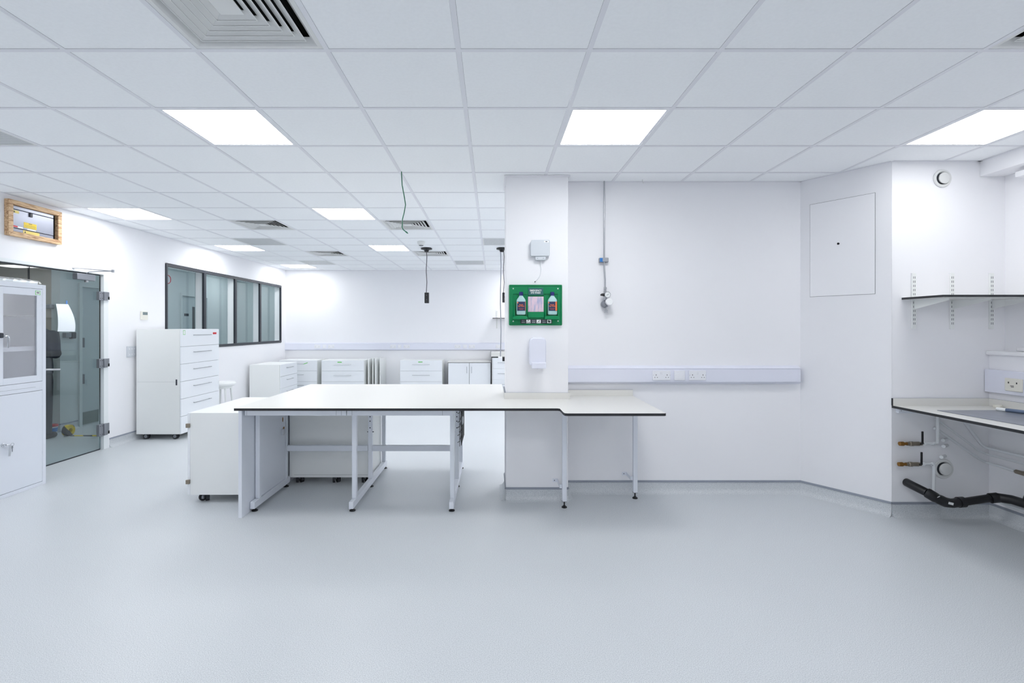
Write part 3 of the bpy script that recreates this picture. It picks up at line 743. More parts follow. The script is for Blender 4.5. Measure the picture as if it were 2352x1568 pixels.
# ---------------------------------------------------------------- mobile drawer and cupboard units
def caster_bm(mb, x, y, z1, r=.034, ang=0, m=0):
    ca, sa = math.cos(ang), math.sin(ang)
    def tr(px, py): return (x+px*ca-py*sa, y+px*sa+py*ca)
    for s in (-1, 1):
        a = tr(s*.008, 0); b = tr(s*.026, 0)
        mb.tube([(*a, r), (*b, r)], [r, r*.93], 18, 0)
    a = tr(-.006, 0); b = tr(.006, 0); mb.tube([(*a, r+.004), (*b, r+.004)], r*.55, 12, 0)
    mb.box(x-.018, x+.018, y-.018, y+.018, z1-.012, z1, 1); mb.tube([(x, y, r), (x, y, z1-.01)], .008, 8, 1)
def add_casters(t, pts, z1, ang=0):
    for (x, y) in pts:
        mb = MB(); caster_bm(mb, x, y, z1, (z1)*.5, ang)
        c_ = mb.build('caster', [M['rubber'], M['hub']], t, world=False)
        hb = MB(); ca, sa = math.cos(ang), math.sin(ang); r = z1*.5
        for s in (-1, 1):
            hb.tube([(x+s*.0255*ca, y+s*.0255*sa, r), (x+s*.0275*ca, y+s*.0275*sa, r)], r*.6, 14)
        hb.build('wheel_cover', M['hub'], c_, world=False)
def handle_bar(parent, cx_, z, ln, y=-.018, vert=False):
    hb = MB()
    if vert:
        hb.tube([(cx_, y-.028, z-ln/2), (cx_, y-.028, z+ln/2)], .005, 8)
        for s in (-1, 1): hb.tube([(cx_, y-.028, z+s*(ln/2-.02)), (cx_, y, z+s*(ln/2-.02))], .004, 8)
    else:
        hb.tube([(cx_-ln/2, y-.028, z), (cx_+ln/2, y-.028, z)], .005, 8)
        for s in (-1, 1): hb.tube([(cx_+s*(ln/2-.02), y-.028, z), (cx_+s*(ln/2-.02), y, z)], .004, 8)
    return hb.build('handle', M['steel'], parent, world=False)
# local frame: front at y=0 facing -Y, x centred, depth +Y
def drawer_unit(name, label, cat, loc, rz, w_, dpt, h_, z0, nd, hl=.4, hoff=.075, group=None, casters=True, cang=0, hx=0, spl=False):
    t = thing(name, label, cat, loc, rz, group)
    MB().box(-w_/2, w_/2, 0, dpt, z0, h_).build('carcass', M['carc'], t, .0015, world=False)
    MB().box(-w_/2+.01, w_/2-.01, -.002, -.0003, z0+.01, h_-.01).build('drawer_gap', M['gap'], t, world=False)
    dh = (h_-z0)/nd
    for k in range(nd):
        zb_ = z0+k*dh; zt = zb_+dh
        f_ = MB().box(-w_/2+.0015, w_/2-.0015, -.02, -.0025, zb_+.002, zt-.002).build('drawer', M['front'], t, .0015, world=False)
        handle_bar(f_, hx, zt-hoff, hl, -.02)
    if casters: add_casters(t, [(-w_/2+.07, .09), (w_/2-.07, .09), (-w_/2+.07, dpt-.09), (w_/2-.07, dpt-.09)], z0-.0005, cang)
    return t
G1 = 'white mobile storage units on casters'
# tall cabinet beside the windows (front faces +X)
t = drawer_unit('drawer_cabinet', 'tall white six-drawer cabinet on casters, red tape on its top drawer, under the windows', 'drawer cabinet', (-4.017, 6.79, 0), PI/2, .88, .556, 1.419, .072, 6, .40, .078, G1, True, PI/2*0)
for ch in [c_ for c_ in t.children if c_.name.startswith('caster')]: pass
MB().box(-.40, -.355, -.0212, -.0204, 1.348, 1.405).build('sticker', M['gtape'], t, world=False)
MB().box(-.395, -.36, -.0216, -.0213, 1.353, 1.400).build('sticker_face', M['white'], t, world=False)
MB().box(.28, .37, -.0212, -.0204, 1.345, 1.372).build('red_tape', M['red'], t, world=False)
MB().box(-.4412, -.4402, .030, .050, .70, .775).build('recessed_pull', M['ink'], t, world=False)
MB().box(-.4408, -.4402, .05, .545, .742, .7432).build('panel_joint', M['gap'], t, world=False)
# cabinet left of the bench, side panel towards us, doors on its left
t = thing('mobile_cupboard', 'white cupboard unit on casters standing outside the left end of the long bench', 'cupboard', (-2.21, 4.5, 0), 0, G1)
MB().box(-2.489, -1.932, 4.073, 4.98, .068, .742).build('carcass', M['carc'], t, .0015)
for k in range(2):
    y0 = 4.075+k*.4535; dr = MB().box(-2.512, -2.491, y0, y0+.4515, .070, .740).build('door', M['front'], t, .0015)
for z in (.639, .177):
    q = MB().box(-2.517, -2.489, 4.055, 4.0725, z-.017, z+.017).build('hinge', M['nickel'], t, .002)
for (x, y) in ((-2.40, 4.15), (-2.02, 4.15), (-2.40, 4.9), (-2.02, 4.9)):
    mb = MB(); r = .0335
    for s in (-1, 1): mb.tube([(x+s*.009-.004, y-.02, r), (x+s*.028, y-.008+s*.004, r)], [r, r*.93], 18)
    mb.tube([(x, y, r), (x, y, .067)], .009, 8, 1)
    c_ = mb.build('caster', [M['rubber'], M['hub']], t)
    hb = MB()
    hb.tube([(x-.012, y-.038, r+.004), (x+.004, y-.036, r+.004)], .016, 12); hb.build('wheel_cover', M['hub'], c_)
# cupboard under the bench (back to us)
t = thing('mobile_cupboard', 'white cupboard unit on casters parked under the long bench, behind its crossbar', 'cupboard', (-1.5, 4.82, 0), 0, G1)
MB().box(-1.874, -1.137, 4.565, 5.08, .062, .742).build('carcass', M['carc'], t, .0015)
MB().box(-1.83, -1.15, 4.5635, 4.5645, .085, .0865).build('panel_joint', M['gap'], t)
MB().box(-1.874, -1.137, 5.081, 5.10, .064, .740).build('door', M['front'], t, .001)
for (x, y) in ((-1.80, 4.62), (-1.46, 4.62), (-1.19, 4.62), (-1.80, 5.02), (-1.19, 5.02)):
    mb = MB(); r = .0305
    for s in (-1, 1): mb.tube([(x+s*.009, y-.006, r), (x+s*.029, y+s*.012, r)], [r, r*.93], 18)
    mb.tube([(x, y, r), (x, y, .061)], .009, 8, 1)
    c_ = mb.build('caster', [M['rubber'], M['hub']], t)
    hb = MB(); hb.tube([(x+.028, y-.004, r), (x+.0305, y-.004, r)], .018, 12); hb.build('wheel_cover', M['hub'], c_)
# three-drawer unit behind, front facing +X
drawer_unit('drawer_unit', 'white three-drawer unit standing in the far left corner, side panel facing us', 'drawer unit', (-3.975, 9.63, 0), PI/2, .78, .565, .742, .068, 3, .30, .075, G1)
YFc = 10.47
t = drawer_unit('drawer_unit', 'white drawer unit with tilted green tape, half hidden behind the corner drawer unit', 'drawer unit', (-4.115, YFc+.02, 0), 0, .80, .5, .742, .068, 3, .30, .075, G1, hx=-.02)
MB().add([(.11, -.0212, .655), (.2, -.0212, .685), (.205, -.0212, .70), (.115, -.0212, .67)], [(0, 1, 2, 3)]).build('green_tape', M['gtape'], t, world=False)
t = drawer_unit('drawer_unit', 'white drawer unit with green tape between the corner unit and the leaning boards', 'drawer unit', (-3.165, YFc, 0), 0, .90, .5, .742, .068, 3, .37, .085, G1)
MB().box(-.11, -.02, -.0212, -.0204, .695, .712).build('green_tape', M['gtape'], t, world=False)
t = drawer_unit('drawer_unit', 'white drawer unit with green tape right of the leaning boards, beside the two-door cupboard', 'drawer unit', (-1.51, YFc, 0), 0, .89, .5, .742, .068, 3, .37, .085, G1)
MB().box(-.06, .03, -.0212, -.0204, .70, .717).build('green_tape', M['gtape'], t, world=False)
# two-door base cupboard
t = thing('base_cupboard', 'white two-door cupboard with dark edges at the far wall', 'cupboard', (-.49, 10.6, 0), 0)
b = MB(); b.box(-.944, -.036, 10.51, 11.0, .1, .69); b.build('carcass', M['carc'], t)
bx('top_panel', M['lam'], (-.950, -.0305, 10.48, 11.01, .6915, .716), t)
e = MB(); e.box(-.950, -.0305, 10.4785, 10.4798, .688, .6955); e.box(-.948, -.941, 10.485, 10.5095, .1, .69); e.box(-.039, -.032, 10.485, 10.5095, .1, .69); e.box(-.497, -.491, 10.5, 10.5095, .1, .69)
e.build('edge_strip', M['lamcore'], t)
for k, (x0, x1) in enumerate(((-.939, -.498), (-.49, -.041))):
    dd = bx('door', M['front'], (x0, x1, 10.485, 10.5035, .105, .685), t)
    xh = -.545 if k == 0 else -.445
    MB().tube([(xh, 10.455, .47), (xh, 10.455, .61)], .005, 8).tube([(xh, 10.455, .49), (xh, 10.485, .49)], .004, 6).tube([(xh, 10.455, .59), (xh, 10.485, .59)], .004, 6).build('handle', M['steel'], dd)
bx('plinth', M['carc'], (-.93, -.05, 10.55, 10.99, .001, .0995), t)
# higher bench unit half hidden by column
t = thing('bench_unit', 'taller white drawer bench with thick white worktop, half hidden by the column', 'cabinet', (.6, 10.7, 0), 0)
b = MB(); b.box(.0, 1.19, 10.42, 10.99, .1, .80); b.build('carcass', M['carc'], t)
MB().prism([(-.028, 10.37), (1.22, 10.37), (1.22, 11.02), (-.028, 11.02)], .826, .909, 0).build('worktop', M['lam'], t)
MB().box(-.026, 1.2, 10.40, 10.99, .801, .8255).box(-.026, -.012, 10.40, 10.99, .002, .80).build('edge_strip', M['lamcore'], t)
bx('side_panel', M['carc'], (-.0115, -.001, 10.40, 10.99, .002, .80), t)
for k in range(3):
    dd = bx('drawer', M['front'], (.005, .595, 10.40, 10.419, .803-.228*(k+1), .798-.228*k), t)
    MB().tube([(.105, 10.372, .70-.228*k), (.495, 10.372, .70-.228*k)], .005, 8).tube([(.13, 10.372, .70-.228*k), (.13, 10.40, .70-.228*k)], .004, 6).tube([(.47, 10.372, .70-.228*k), (.47, 10.40, .70-.228*k)], .004, 6).build('handle', M['steel'], dd)
    bx('drawer', M['front'], (.6, 1.185, 10.40, 10.419, .803-.228*(k+1), .798-.228*k), t)
bx('plinth', M['carc'], (.0, 1.18, 10.46, 10.98, .001, .0995), t)
# boards leaning at the far wall
lb = ['first white board leaning upright beside the drawer unit, leftmost of the stack', 'second white board in the leaning stack at the far wall', 'third white board in the leaning stack, a little forward', 'rightmost white board of the leaning stack near the far wall']
for k, (x, y, hh) in enumerate(((-2.66, 10.55, .765), (-2.585, 10.62, .772), (-2.51, 10.56, .778), (-2.43, 10.64, .77))):
    o = MB().prism([(x, y), (x+.022, y), (x+.022+.012*k, y+.38), (x+.012*k, y+.38)], .001, hh).build('shelf_board', M['carc'], bevel=.002)
    tag(o, lb[k], 'board', 'white boards standing in a stack')
# stool
t = thing('stool', 'low round white stool between the tall drawer cabinet and the far corner', 'stool', (-4.36, 8.0, 0))
MB().lathe((-4.36, 8.0, 0), [(.02, .50), (.165, .50), (.185, .515), (.19, .54), (.17, .562), (.03, .568)], 32).build('seat', M['carc'], t)
MB().lathe((-4.36, 8.0, 0), [(.13, .46), (.14, .4995), (.12, .4995), (.12, .46)], 28).build('seat_ring', M['carc'], t)
for a in (45, 135, 225, 315):
    ca, sa = math.cos(math.radians(a)), math.sin(math.radians(a))
    MB().tube([(-4.36+.12*ca, 8+.12*sa, .47), (-4.36+.16*ca, 8+.16*sa, .001)], [.016, .012], 10).build('leg', M['carc'], t)

# ---------------------------------------------------------------- far wall: dado trunking, shelf
def socket(parent, x0, x1, z0, z1, y, dbl, switches=True, tilt=0):
    s_ = MB().box(x0, x1, y-.010, y-.0002, z0, z1).build('double_socket' if dbl else 'socket', M['sock'], parent, .003)
    h_ = MB(); hh = z1-z0
    if dbl:
        for cx_ in (x0+(x1-x0)*.19, x0+(x1-x0)*.81):
            h_.box(cx_-.0025, cx_+.0025, y-.0108, y-.0101, z0+hh*.50, z0+hh*.61)
            for q in (-.011, .011): h_.box(cx_+q-.0028, cx_+q+.0028, y-.0108, y-.0101, z0+hh*.27, z0+hh*.33)
        for q in (.03, .97): h_.box(x0+(x1-x0)*q-.0015, x0+(x1-x0)*q+.0015, y-.0108, y-.0101, z0+hh*.52, z0+hh*.56)
        sw_ = MB()
        for q in (.46, .54): sw_.box(x0+(x1-x0)*q-.005, x0+(x1-x0)*q+.005, y-.014, y-.0101, z0+hh*.62, z0+hh*.85)
        sw_.build('rocker_switch', M['sock'], s_, .001)
    else:
        for q in (.15, .85): h_.box(x0+(x1-x0)*q-.002, x0+(x1-x0)*q+.002, y-.0108, y-.0101, z0+hh*.5, z0+hh*.55)
        MB().box(x0+.012, x1-.012, y-.0125, y-.0101, z0+.014, z1-.014).build('blank_face', M['sock'], s_, .001)
    h_.build('socket_holes', M['hole'], s_, smooth=False)
t = thing('dado_trunking', 'long white dado trunking with sockets across the far wall', 'trunking', (-1.4, YB, .93))
b = MB(); y0 = YB-.05
b.box(XL+.001, 1.7, y0, YB-.0005, .945, 1.08); b.build('trunking_body', M['trunk'], t, .003)
b = MB(); b.xform_prism([(YB-.0006, 1.098), (YB-.012, 1.098), (y0-.001, 1.0805), (YB-.0006, 1.0805)], XL+.001, 1.7, lambda u, v, w_: (w_, u, v)); b.xform_prism([(YB-.0006, .926), (YB-.02, .926), (y0-.001, .9445), (YB-.0006, .9445)], XL+.001, 1.7, lambda u, v, w_: (w_, u, v)); b.build('cover_edge', M['trunk'], t)
for g in ((-3.957, -3.827, 1), (-3.772, -3.696, 0), (-3.65, -3.515, 1), (-2.274, -2.145, 1), (-2.104, -2.026, 0), (-1.975, -1.84, 1), (-.846, -.708, 1), (-.654, -.572, 0), (-.527, -.39, 1), (.071, .205, 1)):
    socket(t, g[0], g[1], .975, 1.055, y0-.001, g[2])
def upright(parent, x, y, z0, z1, nrm=-1):
    u = MB().box(x-.0155, x+.0155, y-.014, y-.0005, z0, z1).build('wall_upright', M['carc'], parent, .002)
    s_ = MB(); z = z1-.03
    while z > z0+.02:
        for q in (-.006, .006): s_.box(x+q-.002, x+q+.002, y-.0146, y-.0141, z-.013, z+.004)
        z -= .0318
    s_.build('slots', M['gap'], u, smooth=False)
    return u
t = thing('wall_shelf', 'small dark-edged shelf on slotted uprights at the far wall beside the column', 'shelf', (.5, YB, 1.4))
upright(t, .097, YB, 1.41, 1.82); upright(t, .9, YB, 1.41, 1.82)
b = MB().prism([(0.0, YB-.30), (1.1, YB-.30), (1.1, YB-.002), (0.0, YB-.002)], 1.63, 1.645, 0, 1, 1).build('shelf_board', [M['lamcore'], M['lam']], t)

# ---------------------------------------------------------------- hanging items
def pendant(label, x, y, cords, box):
    t = thing('power_pendant', label, 'pendant socket', (x, y, CH), 0, 'black ceiling power pendants')
    MB().lathe((x, y, CH), [(.03, -.062), (.034, -.05), (.04, -.034), (.055, -.028), (.088, -.02), (.09, -.012), (.088, -.006), (.03, -.0005)], 32).build('ceiling_rose', M['blackp'], t)
    for (xo, zb_, m_, r_) in cords:
        n = 9
        MB().tube([(x+xo+.006*math.sin(k*1.3), y, CH-.055-(CH-.055-zb_)*k/(n-1)) for k in range(n)], r_, 8).build('cord', m_, t)
    if box:
        xo, z0, z1 = box
        b_ = MB().box(x+xo-.034, x+xo+.034, y-.03, y+.03, z0, z1).build('socket_block', M['blackp'], t, .006)
        q = MB()
        for zz in (z0+.05, z1-.05): q.box(x+xo-.003, x+xo+.003, y-.0308, y-.0303, zz, zz+.012)
        q.build('socket_holes', M['hub'], b_)
    return t
pendant('black power pendant on a single dark cord, hanging clear left of the column', -1.06, 7.94, [(0, 2.0, M['cord'], .006)], (.005, 1.83, 1.999))
pd = pendant('power pendant with a black block and a long grey cord, partly behind the column', .15, 7.94, [(.03, 2.0, M['cord'], .006), (-.02, .97, M['gcord'], .008)], (.04, 1.84, 2.0))
q = MB().box(.09, .155, 7.90, 7.98, .905, .972).build('white_plug', M['sock'], pd, .006)
MB().box(.157, .21, 7.91, 7.97, .90, .965).build('adaptor', M['blackp'], pd, .004)
t = thing('smoke_detector', 'small round white smoke detector above the black power pendant', 'smoke detector', (-1.06, 7.34, CH))
MB().lathe((-1.06, 7.34, CH), [(.03, -.055), (.042, -.05), (.05, -.03), (.056, -.022), (.058, -.0005)], 28).build('body', M['vent'], t)
MB().lathe((-1.06, 7.34, CH), [(.028, -.062), (.036, -.0555)], 20).build('sensor_chamber', M['gap'], t)
g = MB(); pts = [(-.743, CH+.03), (-.743, 2.70), (-.738, 2.605), (-.718, 2.502), (-.708, 2.441), (-.718, 2.38), (-.734, 2.324), (-.737, 2.259), (-.728, 2.242), (-.708, 2.226)]
g.tube([(x, 4.03+.01*math.sin(k), z) for k, (x, z) in enumerate(pts)], .004, 8)
gc = thing('green_cable', 'loose green cable hanging from the ceiling grid', 'cable', (-.743, 4.03, 2.21))
g.build('cable', M['gcable'], gc)
MB().tube([(-.708, 4.034, 2.226), (-.698, 4.034, 2.218), (-.689, 4.034, 2.210)], [.0055, .0055, .002], 8).build('cable_end', M['gcable'], gc)
o = MB().tube([(1.285, 4.24, CH-.0005), (1.285, 4.24, CH-.02), (1.29, 4.24, CH-.032), (1.297, 4.24, CH-.028)], .0022, 6).build('ceiling_hook', M['vent'])
tag(o, 'tiny white hook in the ceiling right of the grey gas pipe', 'hook')

# ---------------------------------------------------------------- things on the column
YC = 4.132
def col(name, m, x0, x1, z0, z1, d0, d1, parent, bev=0): return bx(name, m, (x0, x1, YC-d1, YC-d0, z0, z1), parent, bev)
t = thing('junction_box', 'pale grey plastic box with dangling wire on the column above the eye wash station', 'junction box', (.393, YC, 2.03))
MB().xform_prism([(.322, 2.165), (.314, 2.15), (.314, 2.04), (.32, 2.034), (.467, 2.034), (.473, 2.042), (.473, 2.162), (.468, 2.169), (.325, 2.169)], YC-.0005, YC-.045, lambda u, v, w_: (u, w_, v)).build('body', M['greybox'], t, .004)
col('cable_entry', M['greybox'], .354, .44, 2.002, 2.0335, .001, .038, t, .004)
l_ = col('label_plate', M['white'], .425, .465, 2.147, 2.161, .0452, .046, t)
MB().box(.437, .452, YC-.0465, YC-.0461, 2.151, 2.157).build('label_print', M['ink'], l_)
for x in (.372, .420): MB().lathe((x, YC-.038, 2.017), [(.003, .0), (.003, .002)], 10, 'y').build('screw', M['gap'], t)
MB().tube([(.40, YC-.02, 2.003), (.401, YC-.012, 1.97), (.4045, YC-.010, 1.93), (.401, YC-.008, 1.893), (.388, YC-.008, 1.865), (.372, YC-.008, 1.845), (.360, YC-.006, 1.832)], .0024, 8).build('wire', M['upvc'], t)
MB().tube([(.358, YC-.006, 1.829), (.350, YC-.006, 1.8225)], .0035, 8).build('wire_end', M['ink'], t)

# eye wash station ------------------------------------------------
EX0, EZ0 = .1365, 1.4615
def E(px, py): return EX0+(px-240)/3623, EZ0+(1415-py)/3623
def erect(name, m, x0, y0, x1, y1, d0, d1, parent, bev=0):
    a = E(x0, y1); b_ = E(x1, y0)
    return bx(name, m, (a[0], b_[0], YC-d1, YC-d0, a[1], b_[1]), parent, bev)
t = thing('eye_wash_station', 'green emergency eye wash board mounted on the white column', 'eye wash station', (.358, YC, 1.4615))
erect('back_board', M['green'], 240, 185, 1845, 1412, .0005, .018, t, .008)
rim = MB()
for (x0, y0, x1, y1) in ((262, 205, 1822, 225), (262, 1372, 1822, 1392), (262, 225, 282, 1372), (1802, 225, 1822, 1372)):
    a = E(x0, y1); b_ = E(x1, y0); rim.box(a[0], b_[0], YC-.024, YC-.0181, a[1], b_[1])
rim.build('raised_rim', M['green'], t, .003)
def pocket(x0, x1, xl, xr):
    p = MB()
    # sloped side cheeks, top ledge and rounded cup lip around a bottle recess
    for (a0, a1, b0, b1) in ((x0, 480, xl, 480), (x1, 480, xr, 480)):
        A0 = E(x0 if a0 == x0 else x1, 460); A1 = E(xl if a0 == x0 else xr, 1165); B0 = E(x0 if a0 == x0 else x1, 1165)
        s_ = 1 if a0 == x0 else -1
        w_ = .007*s_
        zt, zb_ = A0[1], A1[1]
        vs = [(A0[0], YC-.0181, zt), (A0[0]+w_, YC-.0181, zt), (A1[0]+w_, YC-.045, zb_), (A1[0], YC-.045, zb_), (A0[0], YC-.0181, zb_), (A0[0]+w_, YC-.0181, zb_)]
        p.add(vs, [(0, 1, 2, 3), (0, 3, 4), (1, 5, 2), (3, 2, 5, 4), (0, 4, 5, 1)])
    a = E(x0, 470); b_ = E(x1, 455); p.box(a[0], b_[0], YC-.026, YC-.0181, a[1], b_[1])
    c0 = E((x0+x1)/2, 1165); hw = (x1-x0)/2/3623
    poly = [(c0[0]-hw, c0[1]-.018), (c0[0]+hw, c0[1]-.018)]+[(c0[0]+hw*math.cos(k*PI/10), c0[1]+.012*math.sin(k*PI/10)) for k in range(11)]
    p.xform_prism(poly, YC-.0181, YC-.070, lambda u, v, w_: (u, w_, v))
    return p.build('bottle_holder', M['green'], t, .002)
pocket(355, 790, 400, 770); pocket(1300, 1725, 1330, 1715)
sg = erect('sign_backing', M['green'], 808, 265, 1285, 512, .0181, .028, t, .003)
sg = erect('sign_plate', M['signbg'], 822, 290, 1265, 502, .0281, .0295, t, .0005)
for s_, py in (('EMERGENCY', 368), ('EYE WASH', 436)):
    c0 = E(1040 if s_[0:2] == 'EM' else 1040, py)
    text_part('sign_text', s_, .0205 if s_[0:2] == 'EM' else .0205, lambda u, v, w_, c0=c0: (c0[0]+u*.82, YC-.0298-w_, c0[1]+v), M['white'], sg, .0003, weight=.0003)
erect('mirror_film', M['pink'], 812, 546, 1282, 1004, .0181, .021, t, .0005)
erect('centre_step', M['green'], 800, 1010, 1300, 1180, .0181, .030, t, .004)
st = erect('instruction_strip', M['ink'], 585, 1228, 1532, 1358, .0181, .0195, t)
for k, x in enumerate((757, 1070, 1385)):
    ic = erect('pictogram', M['white'], x, 1242, x+127, 1345, .0196, .0202, st)
    c0 = E(x+63, 1293); g_ = MB()
    if k == 0:
        g_.xform_prism([(c0[0]+.009*math.cos(a*PI/8), c0[1]+.005+.006*math.sin(a*PI/8)) for a in range(8)], YC-.0203, YC-.0207, lambda u, v, w_: (u, w_, v)); g_.box(c0[0]-.014, c0[0]-.006, YC-.0207, YC-.0203, c0[1]-.010, c0[1]-.003); g_.box(c0[0]+.002, c0[0]+.013, YC-.0207, YC-.0203, c0[1]-.011, c0[1]-.005)
    elif k == 1:
        g_.xform_prism([(c0[0]-.012, c0[1]-.010), (c0[0]-.008, c0[1]-.012), (c0[0]+.012, c0[1]+.010), (c0[0]+.008, c0[1]+.012)], YC-.0203, YC-.0207, lambda u, v, w_: (u, w_, v)); g_.xform_prism([(c0[0]+.002, c0[1]-.008), (c0[0]+.012, c0[1]-.010), (c0[0]+.006, c0[1]-.001)], YC-.0203, YC-.0207, lambda u, v, w_: (u, w_, v))
    else:
        g_.xform_prism([(c0[0]-.013, c0[1]+.004), (c0[0]-.002, c0[1]-.011), (c0[0]+.013, c0[1]-.004), (c0[0]+.006, c0[1]+.004), (c0[0]-.004, c0[1]+.010)], YC-.0203, YC-.0207, lambda u, v, w_: (u, w_, v))
    g_.build('pictogram_mark', M['ink'], ic, smooth=False)
    ln = MB()
    for q, (a_, w_) in enumerate(((1255, 110), (1268, 96), (1300, 110), (1314, 96), (1328, 104))):
        a = E(x-137, a_+6); ln.box(a[0], a[0]+w_/3623, YC-.0201, YC-.0196, a[1], a[1]+.0014)
    ln.build('instruction_lines', M['greybox'], st, smooth=False)
for (x, y) in ((367, 305), (1713, 305), (367, 1288), (1716, 1282)):
    c0 = E(x, y); MB().lathe((c0[0], YC-.0181, c0[1]), [(.0055, 0), (.005, .0025), (.002, .003)], 14, 'y').build('screw', M['white'], t)
def bottle(label, px, strip):
    c0 = E(px, 1095); x = c0[0]; z0 = E(px, 1150)[1]; yc = YC-.044
    t = thing('eye_wash_bottle', label, 'bottle', (x, yc, z0), 0, 'eye wash bottles')
    z0 = E(px, 1097)[1]; zt = E(px, 520)[1]; zs = E(px, 665)[1]
    def ring(hw, hd, z, n=24):
        out = []
        for k in range(n):
            a = 2*PI*k/n; ca, sa = math.cos(a), math.sin(a); e_ = .45
            out.append((x+hw*math.copysign(abs(ca)**e_, ca), yc+hd*math.copysign(abs(sa)**e_, sa), z))
        return out
    prof = [(.030, .018, z0), (.0365, .022, z0+.004), (.0375, .023, z0+.010), (.0375, .023, zs), (.034, .021, zs+.008), (.020, .015, zt-.012), (.0135, .0125, zt-.003), (.0125, .0125, zt)]
    mb = MB(); n = 24; vs = []; [vs.extend(ring(*p)) for p in prof]
    fs = [(i*n+k, i*n+(k+1) % n, (i+1)*n+(k+1) % n, (i+1)*n+k) for i in range(len(prof)-1) for k in range(n)]+[tuple(range(n)), tuple((len(prof)-1)*n+k for k in range(n))]
    mb.add(vs, fs); mb.build('bottle_body', M['bottle'], t)
    zc = E(px, 415)[1]
    MB().lathe((x, yc, 0), [(.0165, zt-.001), (.0165, zc-.001), (.015, zc)], 24).build('cap', M['navy'], t)
    la = E(px-120, 978); lb_ = E(px+120, 705)
    lo = bx('bottle_label', M['blabel'], (la[0], lb_[0], yc-.0245, yc-.0232, la[1], lb_[1]), t)
    if strip: bx('orange_strip', M['orange'], (lb_[0]-.011, lb_[0]+.002, yc-.0252, yc-.0246, la[1], lb_[1]), t)
    else: bx('orange_strip', M['orange'], (lb_[0]-.001, lb_[0]+.0015, yc-.0252, yc-.0246, la[1], lb_[1]), t)
    cx_ = x-.004 if strip else x
    for s_, z, sz in (('Sterile', E(px, 800)[1], .0125), ('Eye Wash', E(px, 842)[1], .0125)):
        text_part('label_text', s_, sz, lambda u, v, w_, z=z: (cx_+u, yc-.0249-w_, z+v), M['orange'], lo, .0002, weight=.0003)
    q = MB()
    for a_, w_ in ((912, .042), (940, .03)): zz = E(px, a_)[1]; q.box(cx_-w_/2, cx_+w_/2, yc-.0249, yc-.0246, zz, zz+.0012)
    q.xform_prism([(cx_-.029+.005*math.cos(a*PI/5), E(px, 738)[1]+.006*math.sin(a*PI/5)) for a in range(10)], yc-.0246, yc-.0249, lambda u, v, w_: (u, w_, v))
    q.build('label_print', M['orange'], lo, smooth=False)
bottle('eye wash bottle with thin orange label edge, in the left holder of the green board', 598, False)
bottle('eye wash bottle with wide orange label strip, in the right holder of the green board', 1535, True)

t = thing('soap_dispenser', 'white soap dispenser on the column below the green eye wash board', 'soap dispenser', (.368, YC, 1.11))
prof = [(.302, 1.15), (.306, 1.135), (.43, 1.135), (.437, 1.16), (.437, 1.33), (.430, 1.352), (.41, 1.364), (.33, 1.364), (.309, 1.352), (.302, 1.33)]
MB().xform_prism(prof, YC-.0005, YC-.10, lambda u, v, w_: (u, w_, v)).build('body', M['trunk'], t, .010, seg=4)
MB().xform_prism([(.320, 1.11), (.434, 1.11), (.436, 1.12), (.436, 1.160), (.318, 1.160), (.318, 1.12)], YC-.085, YC-.118, lambda u, v, w_: (u, w_, v)).build('push_lever', M['trunk'], t, .006, seg=3)
MB().lathe((.375, YC-.05, 1.10), [(.008, 0), (.012, .034)], 14).build('nozzle', M['sock'], t)

# ---------------------------------------------------------------- gas outlet on the middle wall
YG = YM
t = thing('gas_outlet', 'steel gas pipe dropping to a pressure regulator with gauge on the middle wall', 'gas outlet', (.975, YG, 1.57))
MB().tube([(.968, YG-.03, CH-.001), (.968, YG-.03, 1.99), (.970, YG-.032, 1.94), (.9745, YG-.035, 1.86), (.9745, YG-.035, 1.79)], .0068, 12).build('pipe', M['steel'], t)
cp = MB().box(.925, 1.003, YG-.040, YG-.0005, 2.010, 2.047).build('pipe_clamp', M['dsteel'], t, .002)
bx('clamp_label', M['blue'], (.928, .962, YG-.0412, YG-.0403, 2.012, 2.045), cp)
MB().box(.952, .998, YG-.0425, YG-.0415, 2.015, 2.048).build('cable_tie', M['steel'], cp)
v = MB(); v.lathe((.9755, YG-.035, 1.745), [(.012, 0), (.014, .01), (.010, .012), (.010, .03), (.013, .032), (.013, .045), (.008, .05)], 12)
v.lathe((.9755, YG-.035, 1.69), [(.014, 0), (.014, .055)], 10); v.build('valve_body', M['steel'], t)
MB().tube([(.966, YG-.04, 1.727), (.945, YG-.045, 1.728), (.932, YG-.045, 1.724)], [.014, .011, .006], 10).build('valve_lever', M['blackp'], t)
ga = MB().lathe((.990, YG-.05, 1.727), [(.020, -.02), (.025, 0), (.026, .016), (.0235, .018), (.0235, .012)], 28, 'y').build('gauge', M['steel'], t)
MB().lathe((.990, YG-.05, 1.727), [(.0232, .0105), (.0232, .0135)], 28, 'y').build('gauge_dial', M['white'], ga)
MB().tube([(.980, YG-.0645, 1.721), (.999, YG-.0645, 1.733)], .0014, 6).build('gauge_needle', M['ink'], ga)
MB().lathe((.972, YG-.02, 1.648), [(.03, -.015), (.033, 0), (.033, .02), (.022, .035)], 24, 'y').build('regulator_body', M['dsteel'], t)
MB().lathe((1.0, YG-.06, 1.664), [(.020, -.02), (.026, -.01), (.031, .005), (.031, .03), (.026, .038), (.01, .04)], 24, 'y').build('regulator_knob', M['knobw'], t)
o_ = MB(); o_.tube([(.983, YG-.035, 1.645), (.983, YG-.035, 1.60)], .0075, 12); o_.lathe((.983, YG-.035, 1.572), [(.0165, 0), (.0165, .026), (.010, .028)], 8); o_.build('outlet', M['steel'], t)
MB().tube([(.978, YG-.04, 1.70), (.978, YG-.04, 1.66)], .009, 10).build('regulator_stem', M['dsteel'], t)

